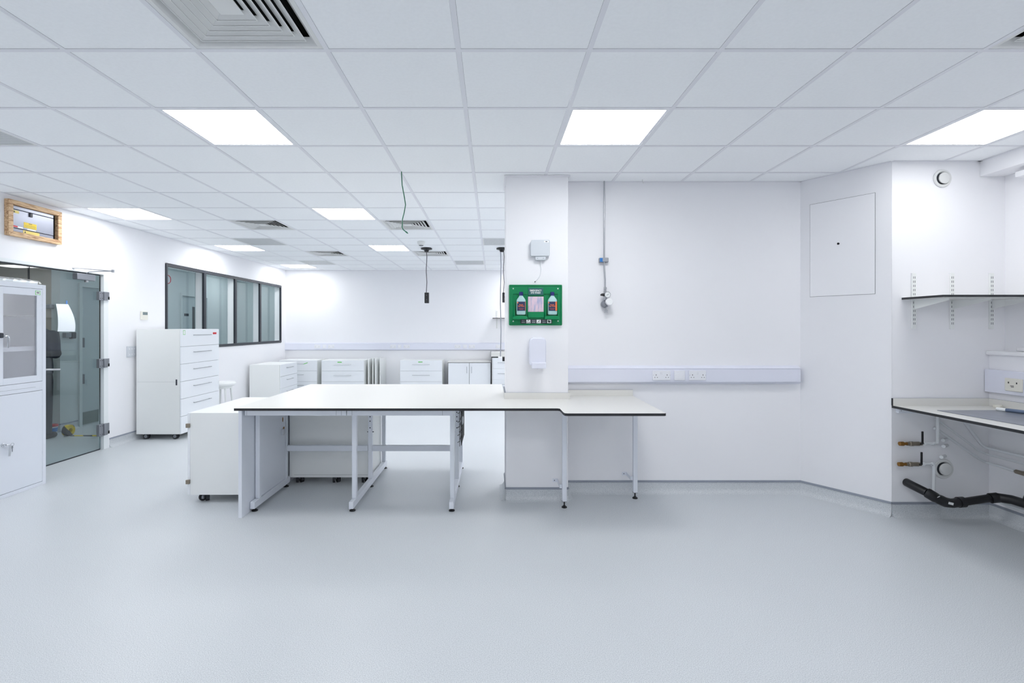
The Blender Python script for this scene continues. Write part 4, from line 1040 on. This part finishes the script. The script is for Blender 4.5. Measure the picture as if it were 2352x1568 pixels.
t = thing('dado_trunking', 'short white dado trunking with three outlets on the middle wall right of the column', 'trunking', (1.65, YM, .953))
y0 = YM-.05
MB().box(.633, 2.66, y0, YM-.0005, .972, 1.09).build('trunking_body', M['trunk'], t, .003)
b = MB(); b.xform_prism([(YM-.0006, 1.114), (YM-.014, 1.114), (y0-.002, 1.0905), (YM-.0006, 1.0905)], .633, 2.66, lambda u, v, w_: (w_, u, v)); b.xform_prism([(YM-.0006, .953), (YM-.02, .953), (y0-.002, .9715), (YM-.0006, .9715)], .633, 2.66, lambda u, v, w_: (w_, u, v)); b.build('cover_edge', M['trunk'], t)
socket(t, 1.378, 1.532, .990, 1.073, y0-.001, 1); socket(t, 1.565, 1.658, .990, 1.073, y0-.001, 0); socket(t, 1.693, 1.838, .990, 1.073, y0-.001, 1)

# access panel on the angled wall
dirv = Vector((DB[0]-DA[0], DB[1]-DA[1], 0)); Lw = dirv.length; dirv.normalize(); nrm = Vector((diag_n.x, diag_n.y, 0))
def DW(s_, z, d_): p = Vector((*DA, 0))+dirv*s_+nrm*d_; return (p.x, p.y, z)
s0, s1 = .117*Lw, .84*Lw
t = thing('access_panel', 'flush white square access panel with small lock high on the angled wall', 'access panel', DW((s0+s1)/2, 1.707, 0))
def dbox(mb, a0, a1, z0, z1, d0, d1):
    vs = [DW(a, z, d_) for z in (z0, z1) for d_ in (d0, d1) for a in (a0, a1)]
    mb.add(vs, [(0, 2, 3, 1), (4, 5, 7, 6), (0, 1, 5, 4), (2, 6, 7, 3), (0, 4, 6, 2), (1, 3, 7, 5)]); return mb
dbox(MB(), s0, s1, 1.707, 2.50, .0004, .0012).build('panel_gap', M['shadow'], t)
dbox(MB(), s0+.0022, s1-.0022, 1.7092, 2.4978, .0013, .0028).build('panel_door', M['wall'], t)
lc = DW(.45*Lw, 2.135, .0028)
MB().tube([lc, (lc[0]+nrm.x*.004, lc[1]+nrm.y*.004, lc[2])], .009, 16).build('lock', M['black'], t)

# ---------------------------------------------------------------- long bench
ZT = .85
poly = [(-1.907, 3.646), (.480, 3.646), (.494, 3.632), (.497, 3.47), (.503, 3.442), (.52, 3.434), (1.195, 3.434), (1.207, 3.445), (1.222, 4.3195), (.645, 4.3195), (.645, 4.119), (.098, 4.119), (.098, 5.18), (-1.907, 5.18)]
t = thing('worktop', 'long white laboratory worktop with black edge running around the column', 'worktop', (-.35, 4.2, ZT-.019))
MB().prism(poly, ZT-.019, ZT, 1, 0, 0).build('top', [M['lam'], M['lamcore']], t, .0012)
def upst(parent, x0, x1, y0, y1):
    MB().prism([(x0, y0), (x1, y0), (x1, y1), (x0, y1)], ZT+.0003, ZT+.052, 0, 1).build('splashback', [M['lam'], M['cap']], parent)
upst(t, .097, .645, 4.1195, 4.1315-.0003); upst(t, .097, .1105, 4.132, 4.55); upst(t, .6455, 1.222, 4.3065, 4.3195)
# metal frame
t = thing('laboratory_bench_frame', 'white steel H-frame with levelling feet carrying the long worktop', 'bench frame', (-1.1, 4.5, 0))
ZU = ZT-.0195
for k, X in enumerate((-1.876, -1.105, -.322)):
    xw = .018
    rl = MB().box(X-xw, X+xw, 3.862, 5.10 if k else 4.545, .028, .082).build('foot_rail', M['frame'], t, .003)
    for (y, w_) in ((3.965, .018), (4.48, .018), (5.035, .018))[:3 if k else 2]:
        lg = MB().box(X-xw, X+xw, y-w_, y+w_, .0825, ZU-.0565).build('leg', M['frame'], t, .003)
        if y == 4.48 and k > 0:
            hs = MB()
            for z in (.68, .64, .60, .54): hs.lathe((X, y-w_-.0001, z), [(.0055, 0), (.0055, .0012)], 12, 'y')
            for z in (.71, .50):
                hs.box(X+xw+.0002, X+xw+.012, y-.004, y+.004, z-.003, z+.003); hs.box(X-xw-.012, X-xw-.0002, y-.004, y+.004, z-.003, z+.003)
            hs.build('bolt_hole', M['ink'], lg)
    for y in (3.905, 4.495, 5.075)[:3 if k else 2]:
        MB().lathe((X, y, 0), [(.024, .0005), (.024, .006), (.012, .014), (.006, .016), (.006, .0275)], 20).build('levelling_foot', M['blackp'], t)
for (x0, x1) in ((-1.886, -1.114), (-1.110, -.304)):
    MB().box(x0, x1, 3.765, 3.80, ZU-.056, ZU-.002).build('top_rail', M['frame'], t, .003)
    MB().box(max(x0, -1.85), x1, 5.105, 5.14, ZU-.056, ZU-.002).build('top_rail', M['frame'], t, .003)
for (x0, x1) in ((-1.857, -1.124), (-1.086, -.341)):
    MB().box(x0, x1, 4.462, 4.498, .329, .379).build('crossbar', M['frame'], t, .003)
for k, X in enumerate((-1.876, -1.105, -.322)):
    MB().box(X-.0175, X+.0175, 3.8005, 5.1045 if k else 4.545, ZU-.056, ZU-.002).build('top_arm', M['frame'], t, .003)
q = MB()
for x in (-1.87, -1.19, -1.15, -1.112, -1.07, -.38): q.box(x-.0008, x+.0008, 3.7638, 3.7648, ZU-.054, ZU-.004)
q.build('clip_line', M['gap'], t, smooth=False)
# end panel
t = thing('end_panel', 'white end panel closing the left end of the long bench', 'panel', (-1.915, 4.4, 0))
pn = MB().box(-1.926, -1.9, 3.749, 5.10, .002, ZU-.001).build('panel', M['frame'], t)
t2 = thing('back_panel', 'thin white infill panel with raw brown cut-out, inside the left bench frame', 'panel', (-1.88, 4.2, .09))
MB().box(-1.884, -1.868, 3.985, 4.455, .086, ZU-.060).build('panel', M['frame'], t2)
MB().xform_prism([(4.405+.010*math.cos(k*PI/6), .625+.022*math.sin(k*PI/6)) for k in range(12)], -1.8679, -1.867, lambda u, v, w_: (w_, u, v)).build('slot', M['brass'], t2)
MB().xform_prism([(4.405, .50), (4.42, .483), (4.436, .487), (4.44, .555), (4.415, .558), (4.402, .535)], -1.8679, -1.8668, lambda u, v, w_: (w_, u, v)).build('cut_out', M['brass'], t2)
MB().box(-1.8667, -1.845, 4.372, 4.398, .495, .545).build('catch', M['plate'], t2, .003)
# cable tray
t = thing('cable_tray', 'black wire mesh cable tray hanging upright under the bench at its third frame', 'cable tray', (-.29, 4.5, .37))
X = -.2875
MB().box(X+.0, X+.004, 4.50, 4.96, .37, ZU-.060).build('back_plate', M['black'], t)
wr = MB()
for z in (.502, .559, .624, .668, .74): wr.tube([(X+.002, 4.49, z), (X+.012, 4.44, z), (X+.012, 4.12, z-.004), (X+.002, 4.06, z)], .003, 6)
for y in (4.10, 4.26, 4.42): wr.tube([(X+.015, y, .46), (X+.015, y, ZU-.058)], .0025, 6)
wr.build('wire_mesh', M['blackp'], t)
MB().box(X+.018, X+.030, 4.30, 4.38, .60, .66).build('bracket', M['steel'], t, .003)
# single legs at the right
for (x, y, lab, br) in ((.576, 3.975, 'white square support post under the worktop in front of the column', YC), (1.205, 4.187, 'rightmost white support post under the worktop, bracketed to the middle wall', YM)):
    t = thing('support_stand', lab, 'bench leg', (x, y, 0), 0, 'single wall-bracketed bench legs')
    MB().box(x-.0175, x+.0175, y-.0175, y+.0175, .052, ZU-.001).build('post', M['frame'], t, .002)
    MB().lathe((x, y, 0), [(.022, .0005), (.022, .006), (.010, .016), (.006, .018), (.006, .0515)], 20).build('levelling_foot', M['blackp'], t)
    MB().box(x-.0185, x+.0185, y-.0185, y+.0185, .0495, .0518).build('foot_plate', M['gap'], t)
    b = MB(); b.box(x-.075, x-.035, br-.004, br-.0005, .155, .185); b.box(x-.038, x-.034, y, br-.004, .155, .185); b.box(x-.034, x-.018, y-.004, y+.004, .155, .185)
    br_ = b.build('wall_bracket', M['frame'], t)
    MB().lathe((x-.06, br-.0041, .17), [(.004, 0), (.004, .002)], 10, 'y').build('bolt', M['ink'], br_)
o = MB().box(.652, .678, 4.06, 4.09, ZU-.034, ZU-.001).build('worktop_bracket', M['frame'], bevel=.002)
tag(o, 'tiny white fixing block under the worktop right of the column', 'bracket')

# ---------------------------------------------------------------- right alcove: shelf, vents, worktop, pipes
t = thing('wall_shelf', 'white shelf with thick dark edge on three slotted uprights in the right alcove', 'shelf', (3.46, CY, 1.43))
for x in (3.213, 3.505, 3.806):
    u = upright(t, x, CY, 1.434, 1.86)
    MB().xform_prism([(CY-.012, 1.655), (CY-.012, 1.588), (CY-.03, 1.588), (CY-.30, 1.640), (CY-.30, 1.655)], x+.002, x+.005, lambda a, b_, w_: (w_, a, b_)).build('bracket', M['carc'], u)
MB().prism([(3.128, CY-.0005), (3.128, CY-.35), (3.905, CY-.35), (3.905, CY-.0005)], 1.657, 1.673, 0, 1, 1).build('shelf_board', [M['lamcore'], M['lam']], t)
def round_vent(label, x, z, k=1):
    t = thing('round_vent', label, 'air vent', (x, CY, z-.07), 0, 'round white air valves')
    MB().lathe((x, CY-.0005, z), [(.066*k, 0), (.070*k, .006), (.066*k, .012), (.054*k, .014), (.046*k, .004), (.046*k, 0)], 40, 'y').build('collar', M['vent'], t)
    MB().lathe((x+.004, CY-.0005, z), [(.030, .001), (.042*k, .014), (.0425*k, .021), (.034*k, .025), (.004, .026)], 40, 'y').build('disc', M['vent'], t)
    MB().lathe((x, CY-.0005, z), [(.0455*k, .0008), (.0455*k, .002)], 32, 'y').build('throat', M['shadow'], t)
round_vent('round white air valve high on the alcove wall above the shelf', 3.435, 2.583, .98)
round_vent('round white air valve low on the wall among the pipes under the right worktop', 3.443, .366, 1.08)
t = thing('window_rail', 'white rail on the right wall just under the ceiling bulkhead', 'rail', (3.87, 2, 2.53))
MB().box(3.80, XR-.0005, -1.5, 3.60, 2.535, 2.575).build('rail', M['wall'], t, .004)

t = thing('dado_trunking', 'white dado trunking on the right wall above the corner worktop', 'trunking', (3.77, 2, .95))
MB().box(3.756, XRL-.0005, -2.0, CY-.004, .956, 1.129).build('trunking_body', M['trunk'], t, .006, seg=3)
sx = MB().box(3.745, 3.7555, 3.50, 3.62, .985, 1.078).build('socket', M['beigep'], t, .004)
q = MB(); q.box(3.7443, 3.7449, 3.588, 3.596, 1.04, 1.052); q.box(3.7443, 3.7449, 3.532, 3.540, 1.04, 1.052); q.box(3.7443, 3.7449, 3.555, 3.58, 1.022, 1.026); q.box(3.7443, 3.7449, 3.555, 3.575, 1.014, 1.018)
q.build('socket_holes', M['hole'], sx)
t = thing('worktop', 'white laboratory worktop with black edge along the right wall', 'worktop', (3.43, 2, ZT-.019))
MB().prism([(3.05, CY-.001), (3.066, 2.85), (3.075, -1.0), (XRL-.001, -1.0), (XRL-.001, CY-.001)], ZT-.019, ZT, 1, 0, 0).build('top', [M['lam'], M['lamcore']], t, .0012)
MB().prism([(3.052, CY-.001), (3.052, CY-.014), (XRL-.001, CY-.014), (XRL-.001, CY-.001)], ZT+.0003, ZT+.056, 0, 1).build('splashback', [M['lam'], M['cap']], t)
MB().prism([(XRL-.014, CY-.0145), (XRL-.014, -1.0), (XRL-.001, -1.0), (XRL-.001, CY-.0145)], ZT+.0003, ZT+.056, 0, 1).build('splashback', [M['lam'], M['cap']], t)
MB().box(3.0485, 3.0515, CY-.0145, CY-.001, ZT+.0002, ZT+.056).build('edge_strip', M['lamcore'], t)
s_ = MB().box(3.082, 3.335, CY-.03, CY-.001, ZT-.055, ZT-.0195).build('support_rail', M['frame'], t, .002)
MB().lathe((3.10, CY-.0301, ZT-.036), [(.003, 0), (.003, .001)], 8, 'y').build('screw', M['ink'], s_)
o = MB().prism([(3.185, 3.545), (3.222, 2.95), (3.24, 1.8), (3.74, 1.8), (3.74, 3.545)], ZT+.0004, ZT+.004, 0).build('grey_sheet', M['grsheet'], bevel=.001)
tag(o, 'flat grey plastic sheet lying on the right worktop', 'sheet')
t = thing('tape_roll', 'small cream cylinder standing on the worktop corner against the splashback', 'roll', (3.735, 3.66, ZT))
MB().lathe((3.735, 3.66, ZT+.0005), [(.024, 0), (.026, .003), (.026, .022), (.022, .024)], 24).build('roll', M['beigep'], t)
t = thing('sealant_tube', 'blue-grey tube with white nozzle end lying on the grey sheet', 'tube', (3.6, 3.4, ZT+.0045))
pA, pB = Vector((3.585, 3.52, ZT+.017)), Vector((3.69, 3.26, ZT+.017)); dv = (pB-pA).normalized()
MB().tube([pA, pA+dv*.05], [.011, .0115], 14).build('nozzle_end', M['white'], t)
MB().tube([pA+dv*.0502, pA+dv*.056, pA+dv*.36], [.0115, .0125, .0125], 14).build('tube_body', mat('tube_blue_grey', (96, 112, 138), .4), t)

YP = CY-.04
def valve(label, x, z, up):
    t = thing('isolation_valve', label, 'valve', (x, YP, z), 0, 'brass isolation valves')
    v = MB(); v.tube([(x, YP, z), (x+.028, YP, z), (x+.032, YP, z), (x+.055, YP, z)], [.0155, .0165, .011, .011], 12)
    v.build('end_cap', M['brass'], t)
    v = MB(); v.tube([(x+.0551, YP, z), (x+.075, YP, z), (x+.078, YP, z), (x+.10, YP, z), (x+.105, YP, z), (x+.148, YP, z), (x+.15, YP, z), (x+.168, YP, z)], [.014, .015, .018, .018, .0155, .016, .013, .013], 12)
    v.build('valve_body', M['nickel'], t)
    v = MB(); v.tube([(x+.145, YP-.016, z), (x+.145, YP-.03, z+.01)], .006, 8); v.box(x+.139, x+.153, YP-.036, YP-.028, z+.005, z+.10)
    v.build('lever', M['blackp'], t, .003)
    v = MB(); v.tube([(x+.1685, YP, z), (x+.27, YP, z+.004)], .0095, 12)
    for q, rr in ((.19, .017), (.25, .013)): v.tube([(x+q-.004, YP, z), (x+q+.004, YP, z)], rr, 12)
    if up:
        v.tube([(x+.262, YP, z+.004), (x+.287, YP, z+.004), (x+.289, YP, z+.03)], .0125, 12)
        v.tube([(x+.289, YP, z+.02), (x+.289, YP, ZT-.0205)], .0108, 12)
    else:
        v.tube([(x+.25, YP, z+.004), (x+.264, YP, z), (x+.267, YP, z-.03)], .0125, 12)
        v.tube([(x+.267, YP, z-.02), (x+.267, YP, .20)], .0108, 12)
    v.build('pipe', M['upvc'], t)
valve('upper brass isolation valve with black lever, its white pipe rising to the worktop', 3.079, .566, True)
valve('lower brass isolation valve with black lever, its white pipe running down', 3.072, .411, False)
for k, (x, z, lab) in enumerate(((3.408, .592, 'upper short white pipe stub on the alcove wall'), (3.411, .546, 'lower short white pipe stub of the close pair'), (3.395, .464, 'single short white pipe stub just above the low round vent'))):
    o = MB().tube([(x+.066, CY-.0005, z), (x+.004, CY-.038, z), (x, CY-.041, z)], [.0105, .0125, .0125], 12).build('pipe_stub', M['upvc']); tag(o, lab, 'pipe', 'capped pipe stubs')
XP = XRL-.035
for k, (a, b_, r_, lab, y2, ztail) in enumerate((((3.392, .741), (3.745, .481), .0075, 'middle of three slanting white pipes under the right worktop', 1.2, .478),
    ((3.388, .671), (3.745, .418), .0095, 'lowest of three slanting white pipes under the right worktop', 3.5655, .411),
    ((3.549, .79), (3.745, .53), .0105, 'topmost of three slanting white pipes under the right worktop', 1.2, .54))):
    pts = [(a[0]-.02, CY-.012, a[1]+.004), (a[0], CY-.012, a[1]-.0)]
    for q in (.1, .5, .9): pts.append((a[0]+(b_[0]-a[0])*q, CY-.012, a[1]+(b_[1]-a[1])*q))
    pts += [(XP-.01, CY-.018, b_[1]+.005), (XP, CY-.04, b_[1]), (XP, CY-.1, b_[1]), (XP, y2, ztail)]
    o = MB().tube(pts, r_, 12).build('supply_pipe', M['upvc']); tag(o, lab, 'pipe', 'slanting supply pipes')
t = thing('isolation_valve', 'brass valve fitting on the right wall at the end of the lowest pipe', 'valve', (XP, 3.5, .4), 0)
MB().tube([(XP, 3.555, .411), (XP, 3.50, .411), (XP, 3.497, .411), (XP, 3.44, .411)], [.015, .016, .012, .012], 12).build('valve_body', M['nickel'], t)
MB().tube([(XP, 3.44, .411), (XP, 3.3, .411)], .0095, 12).build('pipe', M['upvc'], t)
t = thing('waste_pipe', 'thick black plastic waste pipe with elbows running under the right worktop', 'waste pipe', (3.4, 3.6, .17))
YW = 3.66
MB().tube([(3.165, CY-.0005, .262), (3.15, CY-.06, .262), (3.185, YW-.03, .235)], .030, 18).build('elbow', M['waste'], t)
MB().tube([(3.185, YW-.028, .2355), (3.19, YW-.035, .232), (3.235, YW-.045, .203), (3.24, YW-.046, .20)], [.034, .037, .037, .034], 18).build('coupling', M['waste'], t)
MB().tube([(3.24, YW-.04, .20), (3.275, YW-.04, .185), (3.31, YW-.04, .168), (3.36, YW-.04, .160), (3.42, YW-.03, .163)], [.032, .036, .036, .033, .033], 18).build('elbow', M['waste'], t)
MB().tube([(3.415, YW-.03, .163), (3.455, YW-.03, .166)], .038, 18).build('coupling', M['waste'], t)
MB().tube([(3.456, YW-.03, .166), (3.665, YW-.05, .207)], .028, 18).build('pipe', M['waste'], t)
MB().tube([(3.63, YW-.05, .20), (3.675, YW-.06, .209)], .036, 18).build('coupling', M['waste'], t)
MB().tube([(3.676, YW-.06, .209), (3.715, YW-.12, .214), (XP-.03, YW-.25, .213)], .032, 18).build('elbow', M['waste'], t)
MB().tube([(XP-.031, YW-.25, .213), (XP-.03, YW-.30, .213)], .038, 18).build('coupling', M['waste'], t)
MB().tube([(XP-.03, YW-.29, .213), (XP-.03, 1.0, .20)], .030, 18).build('pipe', M['waste'], t)
MB().tube([(XP-.03, YW-.22, .24), (XP-.03, YW-.24, .30), (XP-.02, YW-.30, .34)], .034, 18).build('branch', M['waste'], t)
lb_ = MB(); lb_.add([(3.298, YW-.078, .168), (3.335, YW-.079, .158), (3.340, YW-.077, .175), (3.303, YW-.077, .184)], [(0, 1, 2, 3)])
lb_.build('label_patch', M['white'], t)
MB().add([(3.705, YW-.15, .205), (3.722, YW-.165, .203), (3.720, YW-.163, .228), (3.700, YW-.146, .232)], [(0, 1, 2, 3)]).build('label_patch', M['white'], t)
MB().add([(3.215, YW-.084, .215), (3.232, YW-.085, .224), (3.230, YW-.085, .229), (3.213, YW-.084, .220)], [(0, 1, 2, 3)]).build('label_patch', M['white'], t)
o = MB().tube([(XP, CY-.12, .15), (XP, 1.0, .14)], .011, 12).build('low_pipe', M['upvc']); tag(o, 'white pipe low on the right wall below the black waste pipe', 'pipe')
